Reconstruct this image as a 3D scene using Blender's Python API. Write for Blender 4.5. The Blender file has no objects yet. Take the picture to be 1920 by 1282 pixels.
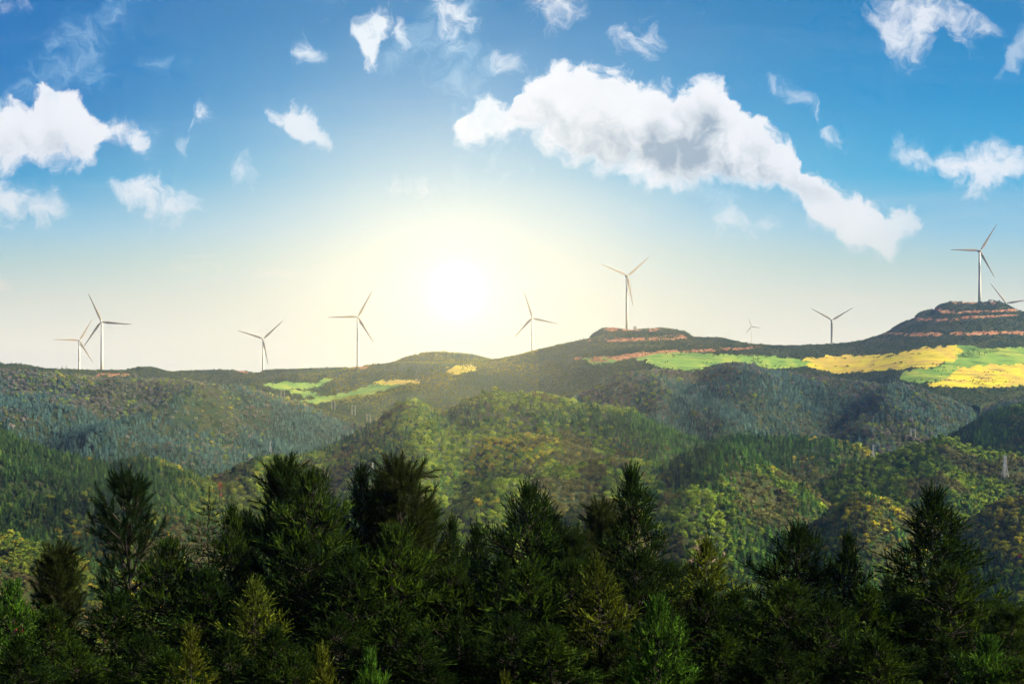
import bpy, math, random
import numpy as np

random.seed(7)
RNG = np.random.default_rng(11)
scene = bpy.context.scene
COL = scene.collection
R = math.radians

# ---------------------------------------------------------------- camera geometry
FX, CX, HZ = 2637.0, 960.0, 960.0     # tangent-plane scale: 1 unit of x/y = 2637 "pixels"; horizon row 960
SUN_AZ, SUN_EL = R(99), R(31)         # sun to the right of the view, beyond the hills
SUN_E, SKY_GAIN, EXPO, HAZE = 5.0, .475, 1.22, .00017
DENOISE = True
SUN_CORE = 2600.0

def wx(px, d): return (px - CX) / FX * d
def wz(py, d): return (HZ - py) / FX * d

# ---------------------------------------------------------------- helpers
def tag(o, label=None, cat=None, group=None, kind=None):
    if label: o['label'] = label
    if cat: o['category'] = cat
    if group: o['group'] = group
    if kind: o['kind'] = kind
    return o

def link(o, parent=None):
    COL.objects.link(o)
    if parent is not None: o.parent = parent
    return o

def empty(name, loc=(0, 0, 0), rz=0.0):
    o = bpy.data.objects.new(name, None)
    o.location = loc; o.rotation_euler = (0, 0, rz); o.empty_display_size = 0.3
    return link(o)

def mesh_from(name, v, f, mat=None, smooth=False, cols=None):
    """v (n,3) array, f (m,k) int array of same-size faces."""
    v = np.asarray(v, np.float32); f = np.asarray(f, np.int32)
    me = bpy.data.meshes.new(name)
    k = f.shape[1]
    me.vertices.add(len(v)); me.vertices.foreach_set('co', v.ravel())
    me.loops.add(f.size); me.loops.foreach_set('vertex_index', f.ravel())
    me.polygons.add(len(f)); me.polygons.foreach_set('loop_start', np.arange(0, f.size, k, dtype=np.int32))
    me.update(calc_edges=True)
    if smooth: me.polygons.foreach_set('use_smooth', np.ones(len(f), bool))
    if cols is not None:
        a = me.color_attributes.new('tint', 'FLOAT_COLOR', 'POINT')
        c = np.ones((len(v), 4), np.float32); c[:, :3] = cols
        a.data.foreach_set('color', c.ravel())
    if mat: me.materials.append(mat)
    me.update()
    return me

class MB:
    """Collects boxes, tubes and lathed shapes (mixed faces) into one mesh."""
    def __init__(s): s.v, s.f = [], []
    def add(s, v, f):
        b = len(s.v); s.v += [tuple(p) for p in v]; s.f += [tuple(i + b for i in q) for q in f]
    def box(s, c, d, rz=0.0):
        cx, cy, cz = c; hx, hy, hz = d[0]/2, d[1]/2, d[2]/2
        cr, sr = math.cos(rz), math.sin(rz)
        v = []
        for z in (-hz, hz):
            for x, y in ((-hx, -hy), (hx, -hy), (hx, hy), (-hx, hy)):
                v.append((cx + x*cr - y*sr, cy + x*sr + y*cr, cz + z))
        s.add(v, [(3,2,1,0), (4,5,6,7), (0,1,5,4), (1,2,6,5), (2,3,7,6), (3,0,4,7)])
    def tube(s, pts, rad, n=8, cap=True):
        pts = [np.array(p, float) for p in pts]
        rings = []
        v = []
        for i, p in enumerate(pts):
            d = pts[min(i+1, len(pts)-1)] - pts[max(i-1, 0)]
            d /= np.linalg.norm(d) + 1e-9
            a = np.cross(d, (0.31, 0.95, 0.02) if abs(d[2]) > .8 else (0, 0, 1)); a /= np.linalg.norm(a) + 1e-9
            b = np.cross(d, a)
            r = rad[i] if hasattr(rad, '__len__') else rad
            for k in range(n):
                t = 2*math.pi*k/n
                v.append(p + r*(math.cos(t)*a + math.sin(t)*b))
        f = []
        for i in range(len(pts)-1):
            for k in range(n):
                f.append((i*n+k, i*n+(k+1) % n, (i+1)*n+(k+1) % n, (i+1)*n+k))
        if cap:
            f.append(tuple(range(n-1, -1, -1))); f.append(tuple((len(pts)-1)*n+k for k in range(n)))
        s.add(v, f)
    def build(s, name, mat, parent=None, smooth=False, loc=None):
        me = bpy.data.meshes.new(name); me.from_pydata(s.v, [], s.f); me.materials.append(mat)
        if smooth:
            me.polygons.foreach_set('use_smooth', np.ones(len(s.f), bool))
        me.update()
        o = bpy.data.objects.new(name, me)
        if loc: o.location = loc
        return link(o, parent)

def children(o): return list(o.children)
def copy_tree(o, parent=None):
    c = o.copy(); COL.objects.link(c); c.parent = parent
    for ch in children(o): copy_tree(ch, c)
    return c

# ---------------------------------------------------------------- noise (numpy)
_PERM = RNG.random((512, 512)).astype(np.float32)
def vnoise(x, y, seed=0):
    x = np.asarray(x, float) + seed*37.13; y = np.asarray(y, float) + seed*91.7
    xi = np.floor(x).astype(int); yi = np.floor(y).astype(int)
    fx = x - xi; fy = y - yi
    fx = fx*fx*fx*(fx*(fx*6-15)+10); fy = fy*fy*fy*(fy*(fy*6-15)+10)
    g = lambda a, b: _PERM[a % 512, b % 512]
    return (g(xi, yi)*(1-fx) + g(xi+1, yi)*fx)*(1-fy) + (g(xi, yi+1)*(1-fx) + g(xi+1, yi+1)*fx)*fy
def fbm(x, y, seed=0, octs=4, rough=.5):
    r, a, n = 0, 1.0, 0
    for o in range(octs):
        r = r + a*vnoise(x*2**o, y*2**o, seed+o*3); n += a; a *= rough
    return r/n

# ---------------------------------------------------------------- node helpers
class NT:
    def __init__(s, tree): s.t = tree
    def n(s, typ, **kw):
        nd = s.t.nodes.new(typ)
        for k, v in kw.items(): setattr(nd, k, v)
        return nd
    def inp(s, sock, val):
        if hasattr(val, 'is_output') or isinstance(val, bpy.types.NodeSocket): s.t.links.new(val, sock)
        else: sock.default_value = val
    def m(s, op, a, b=0.0, c=0.0, clamp=False):
        nd = s.n('ShaderNodeMath', operation=op); nd.use_clamp = clamp
        s.inp(nd.inputs[0], a); s.inp(nd.inputs[1], b)
        if op in ('MULTIPLY_ADD', 'SMOOTH_MAX', 'SMOOTH_MIN', 'COMPARE'): s.inp(nd.inputs[2], c)
        return nd.outputs[0]
    def mr(s, v, a, b, c=0.0, d=1.0, mode='SMOOTHSTEP'):
        nd = s.n('ShaderNodeMapRange', interpolation_type=mode)
        s.inp(nd.inputs['Value'], v)
        for k, x in zip(('From Min', 'From Max', 'To Min', 'To Max'), (a, b, c, d)): s.inp(nd.inputs[k], x)
        return nd.outputs['Result']
    def mix(s, f, a, b, mode='MIX'):
        nd = s.n('ShaderNodeMix', data_type='RGBA', blend_type=mode)
        s.inp(nd.inputs[0], f); s.inp(nd.inputs[6], a); s.inp(nd.inputs[7], b)
        return nd.outputs[2]
    def noise(s, vec, scale, detail=4, rough=.5, dist=0.0, dim='3D'):
        nd = s.n('ShaderNodeTexNoise', noise_dimensions=dim)
        if vec is not None: s.t.links.new(vec, nd.inputs['Vector'])
        nd.inputs['Scale'].default_value = scale; nd.inputs['Detail'].default_value = detail
        nd.inputs['Roughness'].default_value = rough; nd.inputs['Distortion'].default_value = dist
        return nd.outputs['Fac']
    def ramp(s, f, stops):
        nd = s.n('ShaderNodeValToRGB'); s.inp(nd.inputs[0], f)
        el = nd.color_ramp.elements
        while len(el) < len(stops): el.new(.5)
        for e, (p, c) in zip(el, stops): e.position = p; e.color = (*c, 1)
        return nd.outputs[0]

def lin(r, g, b):
    f = lambda c: (c/255/12.92) if c/255 <= .04045 else ((c/255+.055)/1.055)**2.4
    return (f(r), f(g), f(b))
def c4(c): return (*c, 1)

def new_mat(name):
    m = bpy.data.materials.new(name); m.use_nodes = True
    m.node_tree.nodes.clear()
    t = NT(m.node_tree)
    out = t.n('ShaderNodeOutputMaterial')
    return m, t, out

def simple_mat(name, col, rough=.6, metallic=0.0, var=.25, scale=3.0):
    m, t, out = new_mat(name)
    p = t.n('ShaderNodeBsdfPrincipled')
    tc = t.n('ShaderNodeTexCoord')
    f = t.noise(tc.outputs['Object'], scale, 5, .6)
    lo = tuple(c*(1-var) for c in col); hi = tuple(min(1, c*(1+var)) for c in col)
    c = t.mix(f, c4(lo), c4(hi))
    t.inp(p.inputs['Base Color'], c); p.inputs['Roughness'].default_value = rough; p.inputs['Metallic'].default_value = metallic
    t.t.links.new(p.outputs[0], out.inputs[0])
    return m

def leaf_mat(name, attr_type, attr='tint', trans=.3, base=None, rnd=.25, rough=.7, slope=False):
    """foliage: colour from an attribute (or base), diffuse with some light passing through."""
    m, t, out = new_mat(name)
    if base is None:
        at = t.n('ShaderNodeAttribute', attribute_type=attr_type, attribute_name=attr)
        col = at.outputs['Color']
    else:
        col = None
    oi = t.n('ShaderNodeObjectInfo')
    tc = t.n('ShaderNodeTexCoord')
    nz = t.noise(tc.outputs['Object'], 1.3, 3, .6)
    br = t.m('MULTIPLY_ADD', nz, 1.1, .45)
    br2 = t.m('MULTIPLY_ADD', oi.outputs['Random'], rnd*2, 1-rnd)
    br = t.m('MULTIPLY', br, br2)
    vm = t.n('ShaderNodeVectorMath', operation='SCALE')
    t.inp(vm.inputs[0], col if col is not None else base); t.inp(vm.inputs['Scale'], br)
    d = t.n('ShaderNodeBsdfPrincipled'); t.inp(d.inputs['Base Color'], vm.outputs[0]); d.inputs['Roughness'].default_value = rough
    d.inputs['Specular IOR Level'].default_value = .04
    tr = t.n('ShaderNodeBsdfTranslucent')
    vm2 = t.n('ShaderNodeVectorMath', operation='MULTIPLY'); t.inp(vm2.inputs[0], vm.outputs[0]); vm2.inputs[1].default_value = (1.3, 1.25, .6)
    t.inp(tr.inputs['Color'], vm2.outputs[0])
    if slope:      # crowns of a closed canopy shade together with the slope they stand on
        ga = t.n('ShaderNodeAttribute', attribute_type='INSTANCER', attribute_name='gn'); ge = t.n('ShaderNodeNewGeometry')
        va = t.n('ShaderNodeVectorMath', operation='MULTIPLY_ADD'); t.inp(va.inputs[0], ga.outputs['Vector']); va.inputs[1].default_value = (1.3, 1.3, 1.3); t.inp(va.inputs[2], ge.outputs['Normal'])
        vn = t.n('ShaderNodeVectorMath', operation='NORMALIZE'); t.inp(vn.inputs[0], va.outputs[0])
        t.t.links.new(vn.outputs[0], d.inputs['Normal']); t.t.links.new(vn.outputs[0], tr.inputs['Normal'])
    ms = t.n('ShaderNodeMixShader'); ms.inputs[0].default_value = trans
    t.t.links.new(d.outputs[0], ms.inputs[1]); t.t.links.new(tr.outputs[0], ms.inputs[2])
    t.t.links.new(ms.outputs[0], out.inputs[0])
    return m

# ---------------------------------------------------------------- terrain
# every ridge: crest outline (direction units), distance(s), front slope, rounding, tree height allowance, gully amplitude & wavelength
def ridge(pts, D, s, w=25, th=4.0, amp=10, lam=110, sb=.35, sm=8, fall=.8, tmax=300, blur=38, soft=130):
    p = np.array(pts, float)
    gx = np.arange(-1400, 3321, 4.0)
    gy = np.interp(gx, p[:, 0], p[:, 1])
    l, r_ = p[0, 0], p[-1, 0]
    gy = gy + np.clip(l - gx, 0, None)*fall + np.clip(gx - r_, 0, None)*fall
    if sm:
        k = np.exp(-.5*(np.arange(-6, 7)*4/sm)**2); k /= k.sum()
        gy = np.convolve(np.pad(gy, 6, mode='edge'), k, 'valid')
    kb = np.exp(-.5*(np.arange(-45, 46)*4/blur)**2); kb /= kb.sum()
    gb = np.convolve(np.pad(gy, 45, mode='edge'), kb, 'valid')
    if isinstance(D, (int, float)): gd = np.full_like(gx, D)
    else:
        d = np.array(D, float); gd = np.interp(gx, d[:, 0], d[:, 1])
    return dict(gx=gx, gy=gy, gb=gb, gd=gd, s=s, w=w, th=th, amp=amp, lam=lam, sb=sb, tmax=tmax, soft=soft)

RIDGES = [
 # main skyline ridge with the wind farm
 ridge([(-700,690),(-200,665),(-40,668),(0,676),(30,690),(60,696),(120,694),(180,701),(235,703),(255,691),(285,687),(320,697),(350,693),(400,689),(465,692),
        (474,696),(488,696),(495,690),(560,688),(650,685),(690,691),(720,683),(760,667),(800,659),(840,658),(880,661),(920,671),(960,685),(1000,674),(1060,653),(1103,641),
        (1106,627),(1130,614),(1150,613),(1180,617),(1235,614),(1285,620),(1303,632),(1350,632),(1400,645),(1430,649),(1455,649),(1490,660),(1540,652),(1600,644),(1650,629),
        (1664,622),(1690,604),(1714,596),(1718,588),(1735,580),(1752,580),(1757,571),(1785,565),(1860,567),(1866,563),(1890,572),(1906,581),(1925,585),(1960,600),(2060,640),(2300,720)],
       1830, .25, tmax=520, blur=110, soft=70, w=18, th=2.5, amp=16, lam=190, sm=3),
 ridge([(60,730),(150,706),(260,730),(400,725),(493,718),(600,725),(900,705),(998,676),(1080,700),(1450,700),(1560,664),(1660,690),(1800,690),(1886,652),(2000,670),(2400,720)], 2250, .3, th=2, amp=0),
 ridge([(1240,720),(1409,664),(1580,720)], 2400, .3, th=2, amp=0),
 # far-left dark hill
 ridge([(-700,720),(-200,690),(0,702),(60,700),(150,703),(230,712),(300,709),(350,713),(400,722),(460,738),(520,748),(560,758),(610,775),(650,788),(690,812)], 1400, .33, w=60, th=4, amp=16, lam=150, fall=.5),
 # far-right forested hill below the fields
 ridge([(1080,742),(1130,712),(1170,694),(1240,690),(1310,699),(1350,683),(1385,680),(1440,694),(1560,704),(1640,716),(1700,730),(1780,748),(1825,764),(1850,790)], 1430, .33, w=40, th=4, amp=16, lam=150, fall=.45),
 ridge([(1820,770),(1870,757),(1930,748),(2100,735),(2500,740)], 1480, .3, w=40, th=3, amp=8, lam=120),
 ridge([(640,835),(690,800),(740,782),(800,776),(860,782)], 1330, .3, w=60, th=3, amp=8, lam=120, fall=.4),
 # central massif
 ridge([(395,892),(440,874),(480,854),(510,848),(545,852),(600,841),(640,823),(690,798),(730,768),(752,752),(770,748),(795,753),(812,763),(832,772),(850,762),(880,744),(920,730),(960,735),
        (1010,729),(1040,737),(1100,755),(1150,760),(1185,762),(1205,778),(1260,802),(1300,818),(1340,838)], [(380,880),(600,960),(900,1030),(1350,1040)], .42, w=22, th=4.5, amp=14, lam=120, sm=5),
 ridge([(850,862),(880,838),(920,818),(970,807),(1030,813),(1090,832),(1150,848),(1200,862)], 930, .42, w=25, th=4, amp=10, lam=90),
 ridge([(640,880),(700,838),(740,812),(772,800),(800,812),(830,850),(860,900)], 925, .42, w=20, th=4, amp=10, lam=90),
 ridge([(1290,842),(1330,824),(1375,810),(1440,812),(1500,813),(1560,818),(1600,825),(1640,842),(1720,880)], 1020, .42, w=25, th=4.5, amp=10, lam=100),
 ridge([(815,965),(860,932),(900,905),(930,889),(990,893),(1030,879),(1085,863),(1140,853),(1170,851),(1210,862),(1250,868),(1275,850),(1300,838),(1335,828),(1370,828),(1405,841),(1450,870),(1500,895),(1540,925),(1570,955)], [(800,720),(1100,790),(1500,780)], .45, w=18, th=4.5, amp=13, lam=85),
 ridge([(1515,912),(1560,884),(1600,862),(1640,850),(1690,836),(1740,818),(1770,810),(1800,822),(1840,838),(1880,842),(1925,853),(2100,880),(2500,960)], 860, .44, w=20, th=4.5, amp=14, lam=95),
 ridge([(1690,862),(1750,826),(1790,806),(1830,784),(1880,766),(1920,756),(2000,738),(2200,720),(2500,760)], 1120, .4, w=25, th=5, amp=12, lam=110),
 # spurs
 ridge([(1470,1020),(1540,960),(1590,922),(1630,912),(1680,938),(1720,980),(1770,1040)], 690, .5, w=16, th=4.5, amp=8, lam=70),
 ridge([(1230,930),(1290,905),(1345,915),(1385,950),(1430,1000),(1475,1060)], 690, .5, w=14, th=4.5, amp=6, lam=70),
 ridge([(1060,960),(1110,925),(1150,920),(1200,950),(1260,1010)], 670, .5, w=14, th=4.5, amp=6, lam=70),
 ridge([(560,985),(640,925),(700,897),(745,880),(800,900),(850,945),(900,1000)], 780, .48, w=16, th=4.5, amp=10, lam=80),
 ridge([(1790,985),(1850,940),(1900,920),(1960,915),(2200,960)], 700, .48, w=18, th=4.5, amp=8, lam=80),
 # left hills
 ridge([(-700,690),(-250,730),(-40,782),(0,800),(40,818),(100,838),(160,853),(205,864),(232,854),(268,847),(310,858),(350,876),(385,892),(430,905),(480,925),(560,960)], 860, .4, w=22, th=4.5, amp=15, lam=100),
 ridge([(-300,900),(-80,905),(60,930),(130,915),(200,905),(270,915),(340,950),(430,1000)], 730, .42, w=22, th=4.5, amp=10, lam=90),
 ridge([(-300,960),(-60,985),(60,1010),(160,1040),(250,1080)], 600, .42, w=22, th=4.5, amp=8, lam=90),
]

def terrain(px, y):
    """height at tangent column px and distance y; returns (z, ridge index, distance in front of the crest)"""
    x = (px - CX)/FX*y
    near = -6.0 - .10*(y - 22) - .42*np.clip(y - 85, 0, None)
    floor = -74 + .035*np.clip(y - 200, 0, 900)
    z = np.maximum(near, floor) + (fbm(x/40, y/40, 5) - .5)*6*np.clip((y-60)/100, 0, 1)
    idx = np.full(z.shape, -1, np.int16); tt = np.full(z.shape, 999.0, np.float32)
    wob = (fbm(x/26, y/26, 9, 3) - .5)
    for i, q in enumerate(RIDGES):
        D = np.interp(px, q['gx'], q['gd']); cpy = np.interp(px, q['gx'], q['gy'])
        t = D - y
        kf = np.clip((np.abs(t) - 12)/q['soft'], 0, 1); cpy = cpy*(1-kf) + np.interp(px, q['gx'], q['gb'])*kf
        zc = (HZ - cpy)/FX*D - q['th']
        zc = zc - np.clip((px - 2070)/500, 0, 1)*130
        w = q['w']
        fs = q['s'] if i else np.clip(((HZ - np.interp(px, q['gx'], q['gb']))/FX*1830 - 102)/400, .22, .44)
        dr = np.where(t > 0, fs, q['sb'])*(np.sqrt(t*t + w*w) - w) + .3*np.clip(t - q['tmax'], 0, None)
        zz = zc - dr
        if q['amp']:
            lam = q['lam']
            rn = np.abs(fbm(x/lam + .35*t/lam, y/(lam*2.4), 20+i, 2)*2 - 1)      # ridged: gullies running down the slope
            rn2 = fbm(x/(lam*.4), y/(lam*.7), 50+i, 3) - .5
            g = np.clip(np.abs(t)/110, 0, 1)
            zz = zz + g*(q['amp']*3.6*(.30 - rn) + q['amp']*1.2*rn2)
        hit = zz > z
        z = np.where(hit, zz, z); idx = np.where(hit, i, idx); tt = np.where(hit, t, tt)
    z = z + wob*3.0*np.clip((y-120)/200, 0, 1)*np.clip(np.abs(tt)/30, 0, 1)
    return z, idx, tt

cols = np.concatenate([np.arange(-1300, -520, 20.0), np.arange(-520, -120, 6.0), np.arange(-120, 2041, 2.6), np.arange(2046, 2440, 6.0), np.arange(2450, 3200, 20.0)])
rows = np.concatenate([np.arange(6, 300, 4.0), np.arange(300, 1900, 2.7), np.geomspace(1905, 2560, 50)])
PXG, YG = np.meshgrid(cols, rows)
ZG, IG, TG = terrain(PXG, YG)
# ease the main slope sideways so that the fields lie on an even hillside
_k = np.exp(-.5*(np.arange(-60, 61)/24.0)**2); _k /= _k.sum()
_c0, _c1 = np.searchsorted(cols, -100), np.searchsorted(cols, 2030)
for _r in np.where((rows > 1250) & (rows < 1800))[0]:
    seg = ZG[_r, _c0:_c1]; sm_ = np.convolve(np.pad(seg, 60, mode='edge'), _k, 'valid')
    wgt = np.clip((TG[_r, _c0:_c1] - 45)/60, 0, 1)*(IG[_r, _c0:_c1] == 0)
    ZG[_r, _c0:_c1] = np.where(IG[_r, _c0:_c1] == 0, seg*(1-wgt) + sm_*wgt, seg)
TAN = ZG/YG
HMAX = np.maximum.accumulate(TAN, axis=0)      # skyline seen so far along every column

def sample(px, y, grid=None):
    g = ZG if grid is None else grid
    ci = np.clip(np.searchsorted(cols, px) - 1, 0, len(cols)-2); ri = np.clip(np.searchsorted(rows, y) - 1, 0, len(rows)-2)
    u = np.clip((px - cols[ci])/(cols[ci+1]-cols[ci]), 0, 1); v = np.clip((y - rows[ri])/(rows[ri+1]-rows[ri]), 0, 1)
    return (g[ri, ci]*(1-u) + g[ri, ci+1]*u)*(1-v) + (g[ri+1, ci]*(1-u) + g[ri+1, ci+1]*u)*v
def ground(px, y): return float(sample(np.array([px]), np.array([float(y)]))[0])
def hit(px, py, ymin=200):
    """the place on the terrain seen in that direction: (x, y, z)"""
    zc = sample(np.full(len(rows), px), rows); tn = zc/rows
    ok = np.where((tn >= (HZ - py)/FX) & (rows > ymin))[0]
    y = rows[ok[0]] if len(ok) else 1830.0
    return wx(px, y), float(y), float(sample(np.array([px]), np.array([y]))[0])

# land cover painted on the far ridge: fields and bare earth, as outlines on the hillside
def inpoly(px, py, poly):
    c = np.zeros(px.shape, bool); p = np.array(poly, float); n = len(p)
    for i in range(n):
        x1, y1 = p[i]; x2, y2 = p[(i+1) % n]
        if y1 == y2: continue
        c ^= ((y1 > py) != (y2 > py)) & (px < (x2-x1)*(py-y1)/(y2-y1) + x1)
    return c
GREEN = [[(495,722),(530,716),(575,720),(612,712),(625,710),(600,722),(560,730),(520,730)],
         [(560,752),(590,746),(640,738),(700,722),(745,713),(772,712),(750,722),(700,740),(640,748),(600,756)],
         [(540,732),(580,733),(600,740),(570,742)],
         [(1195,670),(1240,660),(1330,664),(1420,668),(1500,672),(1520,685),(1470,690),(1430,690),(1380,678),(1340,682),(1300,696),(1240,688)],
         [(1090,672),(1160,668),(1190,668),(1150,680),(1110,682)],
         [(1795,648),(1830,650),(1850,655),(1920,650),(2100,648),(2100,676),(1920,682),(1800,690),(1770,685),(1790,672)],
         [(1700,695),(1760,690),(1800,690),(1770,712),(1720,718),(1690,710)],
         [(0,706),(18,706),(10,714),(0,714)]]
YELL = [[(1510,672),(1560,668),(1690,664),(1700,656),(1795,648),(1800,660),(1790,675),(1740,690),(1690,690),(1640,694),(1580,700),(1520,690)],
        [(832,697),(850,688),(880,684),(896,686),(885,694),(850,702)],
        [(1770,712),(1800,690),(1860,684),(2100,682),(2100,722),(1920,722),(1830,726),(1740,722)],
        [(700,716),(770,712),(790,716),(730,722)]]
SOIL = [[(1128,617),(1150,613),(1170,616),(1235,611),(1250,612),(1238,621),(1180,620),(1150,622)],
        [(1104,634),(1160,634),(1230,632),(1250,629),(1306,628),(1306,634),(1240,638),(1160,640),(1104,640)],
        [(1075,670),(1150,668),(1175,664),(1220,657),(1290,656),(1370,652),(1430,648),(1430,652),(1350,658),(1240,662),(1180,672),(1130,678),(1080,676)],
        [(1785,563),(1800,567),(1862,566),(1868,570),(1850,570),(1790,569)],
        [(1752,576),(1790,583),(1850,582),(1906,579),(1906,583),(1840,587),(1770,587),(1750,580)],
        [(1700,594),(1730,596),(1790,596),(1810,593),(1920,589),(1920,592),(1820,597),(1780,602),(1730,602)],
        [(1650,624),(1700,625),(1780,624),(1850,621),(1960,622),(1960,628),(1850,627),(1760,630),(1690,629),(1650,627)],
        [(176,700),(240,700),(252,702),(240,706),(180,706)],
        [(440,695),(465,693),(492,694),(492,698),(465,700)],
        [(640,686),(690,687),(690,691),(640,691)]]
CUT = [[(1700,1100),(1,1)]]
CLS = np.zeros(ZG.shape, np.int8)
PYG = HZ - FX*TAN
wpx = PXG + (fbm(PXG/14, PYG/6, 71, 4, .65) - .5)*34; wpy = PYG + (fbm(PXG/11, PYG/4, 77, 4, .65) - .5)*10
far = (YG > 1250) & (YG < 1838)
for cl, lst in ((1, GREEN), (2, YELL), (3, SOIL)):
    for poly in lst:
        m_ = ((cl < 3) | (fbm(PXG/13, PYG/4, 83, 4, .65) < .52)) & inpoly(wpx if cl < 3 else PXG + (wpx-PXG)*.25, wpy if cl < 3 else PYG + (wpy-PYG)*.3, poly) & far & ((IG == 0) | (IG == 5))
        CLS[m_] = cl
slip = (YG > 500) & (YG < 760) & (inpoly(wpx, wpy, [(1300,1014),(1318,1010),(1328,1035),(1338,1060),(1330,1070),(1312,1066),(1300,1050)]) | inpoly(wpx, wpy, [(1338,1030),(1352,1042),(1362,1060),(1352,1058)]))
CLS[slip] = 4

# --- ground materials
def ground_mat(name, stops, scale, extra=None):
    m, t, out = new_mat(name)
    geo = t.n('ShaderNodeNewGeometry')
    f = t.noise(geo.outputs['Position'], scale, 8, .62)
    f = t.mr(f, .3, .7, mode='LINEAR')
    c = t.ramp(f, stops)
    if extra: c = extra(t, geo, c)
    p = t.n('ShaderNodeBsdfPrincipled'); t.inp(p.inputs['Base Color'], c); p.inputs['Roughness'].default_value = .95
    p.inputs['Specular IOR Level'].default_value = .1
    bp = t.n('ShaderNodeBump'); bp.inputs['Strength'].default_value = .6; bp.inputs['Distance'].default_value = .6
    t.inp(bp.inputs['Height'], t.noise(geo.outputs['Position'], .8, 4, .6)); t.t.links.new(bp.outputs[0], p.inputs['Normal'])
    t.t.links.new(p.outputs[0], out.inputs[0])
    return m
def rows_extra(dark, amt):
    def f(t, geo, c):
        mp = t.n('ShaderNodeMapping'); mp.inputs['Scale'].default_value = (.012, .11, .3); t.t.links.new(geo.outputs['Position'], mp.inputs['Vector'])
        g = t.noise(mp.outputs[0], 1.0, 6, .65, .4)
        c = t.mix(t.mr(g, .5, .68, 0, amt), c, c4(dark))
        g2 = t.noise(geo.outputs['Position'], .16, 4, .7)
        return t.mix(t.mr(g2, .6, .72, 0, .55), c, c4(dark))
    return f
M_FLOOR = ground_mat('forest_floor', [(0, (.014, .024, .006)), (.4, (.026, .042, .009)), (.7, (.05, .05, .014)), (1, (.04, .065, .012))], .05)
M_GREEN = ground_mat('green_crop', [(0, (.10, .22, .04)), (.5, (.21, .34, .05)), (1, (.42, .44, .06))], .035, rows_extra((.06, .12, .03), .9))
M_YELL = ground_mat('ripe_crop', [(0, (.54, .42, .025)), (.4, (.72, .58, .03)), (.65, (.62, .40, .07)), (1, (.42, .48, .05))], .035, rows_extra((.20, .17, .04), .9))
M_SOIL = ground_mat('bare_earth', [(0, (.09, .08, .03)), (.36, (.30, .11, .04)), (.6, (.46, .20, .075)), (.84, (.56, .34, .18)), (1, (.07, .08, .02))], .12)

M_SLIP = ground_mat('pink_earth', [(0, (.16, .09, .06)), (.5, (.26, .16, .12)), (1, (.10, .09, .04))], .2)
nr, nc = ZG.shape
V = np.stack([(PXG-CX)/FX*YG, YG, ZG], -1).reshape(-1, 3)
r_, c_ = np.meshgrid(np.arange(nr-1), np.arange(nc-1), indexing='ij')
a_ = (r_*nc + c_).ravel()
F = np.stack([a_, a_+1, a_+nc+1, a_+nc], 1)
FC = np.maximum.reduce([CLS[:-1, :-1], CLS[1:, :-1], CLS[:-1, 1:], CLS[1:, 1:]]).ravel()
FC = np.where((CLS[:-1, :-1].ravel() == CLS[1:, 1:].ravel()), CLS[:-1, :-1].ravel(), FC)
def submesh(mask):
    f = F[mask]; u, inv = np.unique(f, return_inverse=True)
    return V[u], inv.reshape(-1, 4)
for cl, nm, mt in ((0, 'hills', M_FLOOR), (1, 'green_field', M_GREEN), (2, 'yellow_field', M_YELL), (3, 'dirt_road', M_SOIL), (4, 'landslip', M_SLIP)):
    v, f = submesh(FC == cl)
    o = bpy.data.objects.new(nm, mesh_from(nm, v, f, mt, smooth=True)); link(o)
    tag(o, kind='structure')

# ---------------------------------------------------------------- woodland crowns for the hillsides
def tri_quads(centers, normals, sizes, rng):
    """random leaf-clump quads around centres facing roughly along normals"""
    n = len(centers)
    a = np.cross(normals, rng.normal(size=(n, 3))); a /= np.linalg.norm(a, axis=1, keepdims=True) + 1e-9
    b = np.cross(normals, a); b /= np.linalg.norm(b, axis=1, keepdims=True) + 1e-9
    s = sizes[:, None]
    sk = rng.uniform(.6, 1.3, (n, 1))
    v = np.stack([centers - a*s - b*s*sk*.6, centers + a*s*.8 - b*s*sk, centers + a*s + b*s*.7*sk, centers - a*s*.6 + b*s*sk], 1)
    return v.reshape(-1, 3), np.arange(4*n).reshape(n, 4)

def broadleaf_crown(seed, n=110, w=2.2, h=3.6, lumps=6):
    rng = np.random.default_rng(seed)
    lc = np.stack([rng.uniform(-.55, .55, lumps)*w, rng.uniform(-.55, .55, lumps)*w, rng.uniform(.4, .85, lumps)*h], 1)
    lc[0] = (0, 0, h*.75)
    lr = rng.uniform(.35, .6, lumps)*w
    k = rng.integers(0, lumps, n)
    d = rng.normal(size=(n, 3)); d[:, 2] += .35; d /= np.linalg.norm(d, axis=1, keepdims=True)
    c = lc[k] + d*lr[k][:, None]*rng.uniform(.75, 1.08, (n, 1))
    nr_ = d + rng.normal(size=(n, 3))*.45; nr_ /= np.linalg.norm(nr_, axis=1, keepdims=True)
    v, f = tri_quads(c, nr_, rng.uniform(.22, .42, n)*w/2.2, rng)
    v[:, 2] = np.maximum(v[:, 2], -.3)
    return v, f

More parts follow.
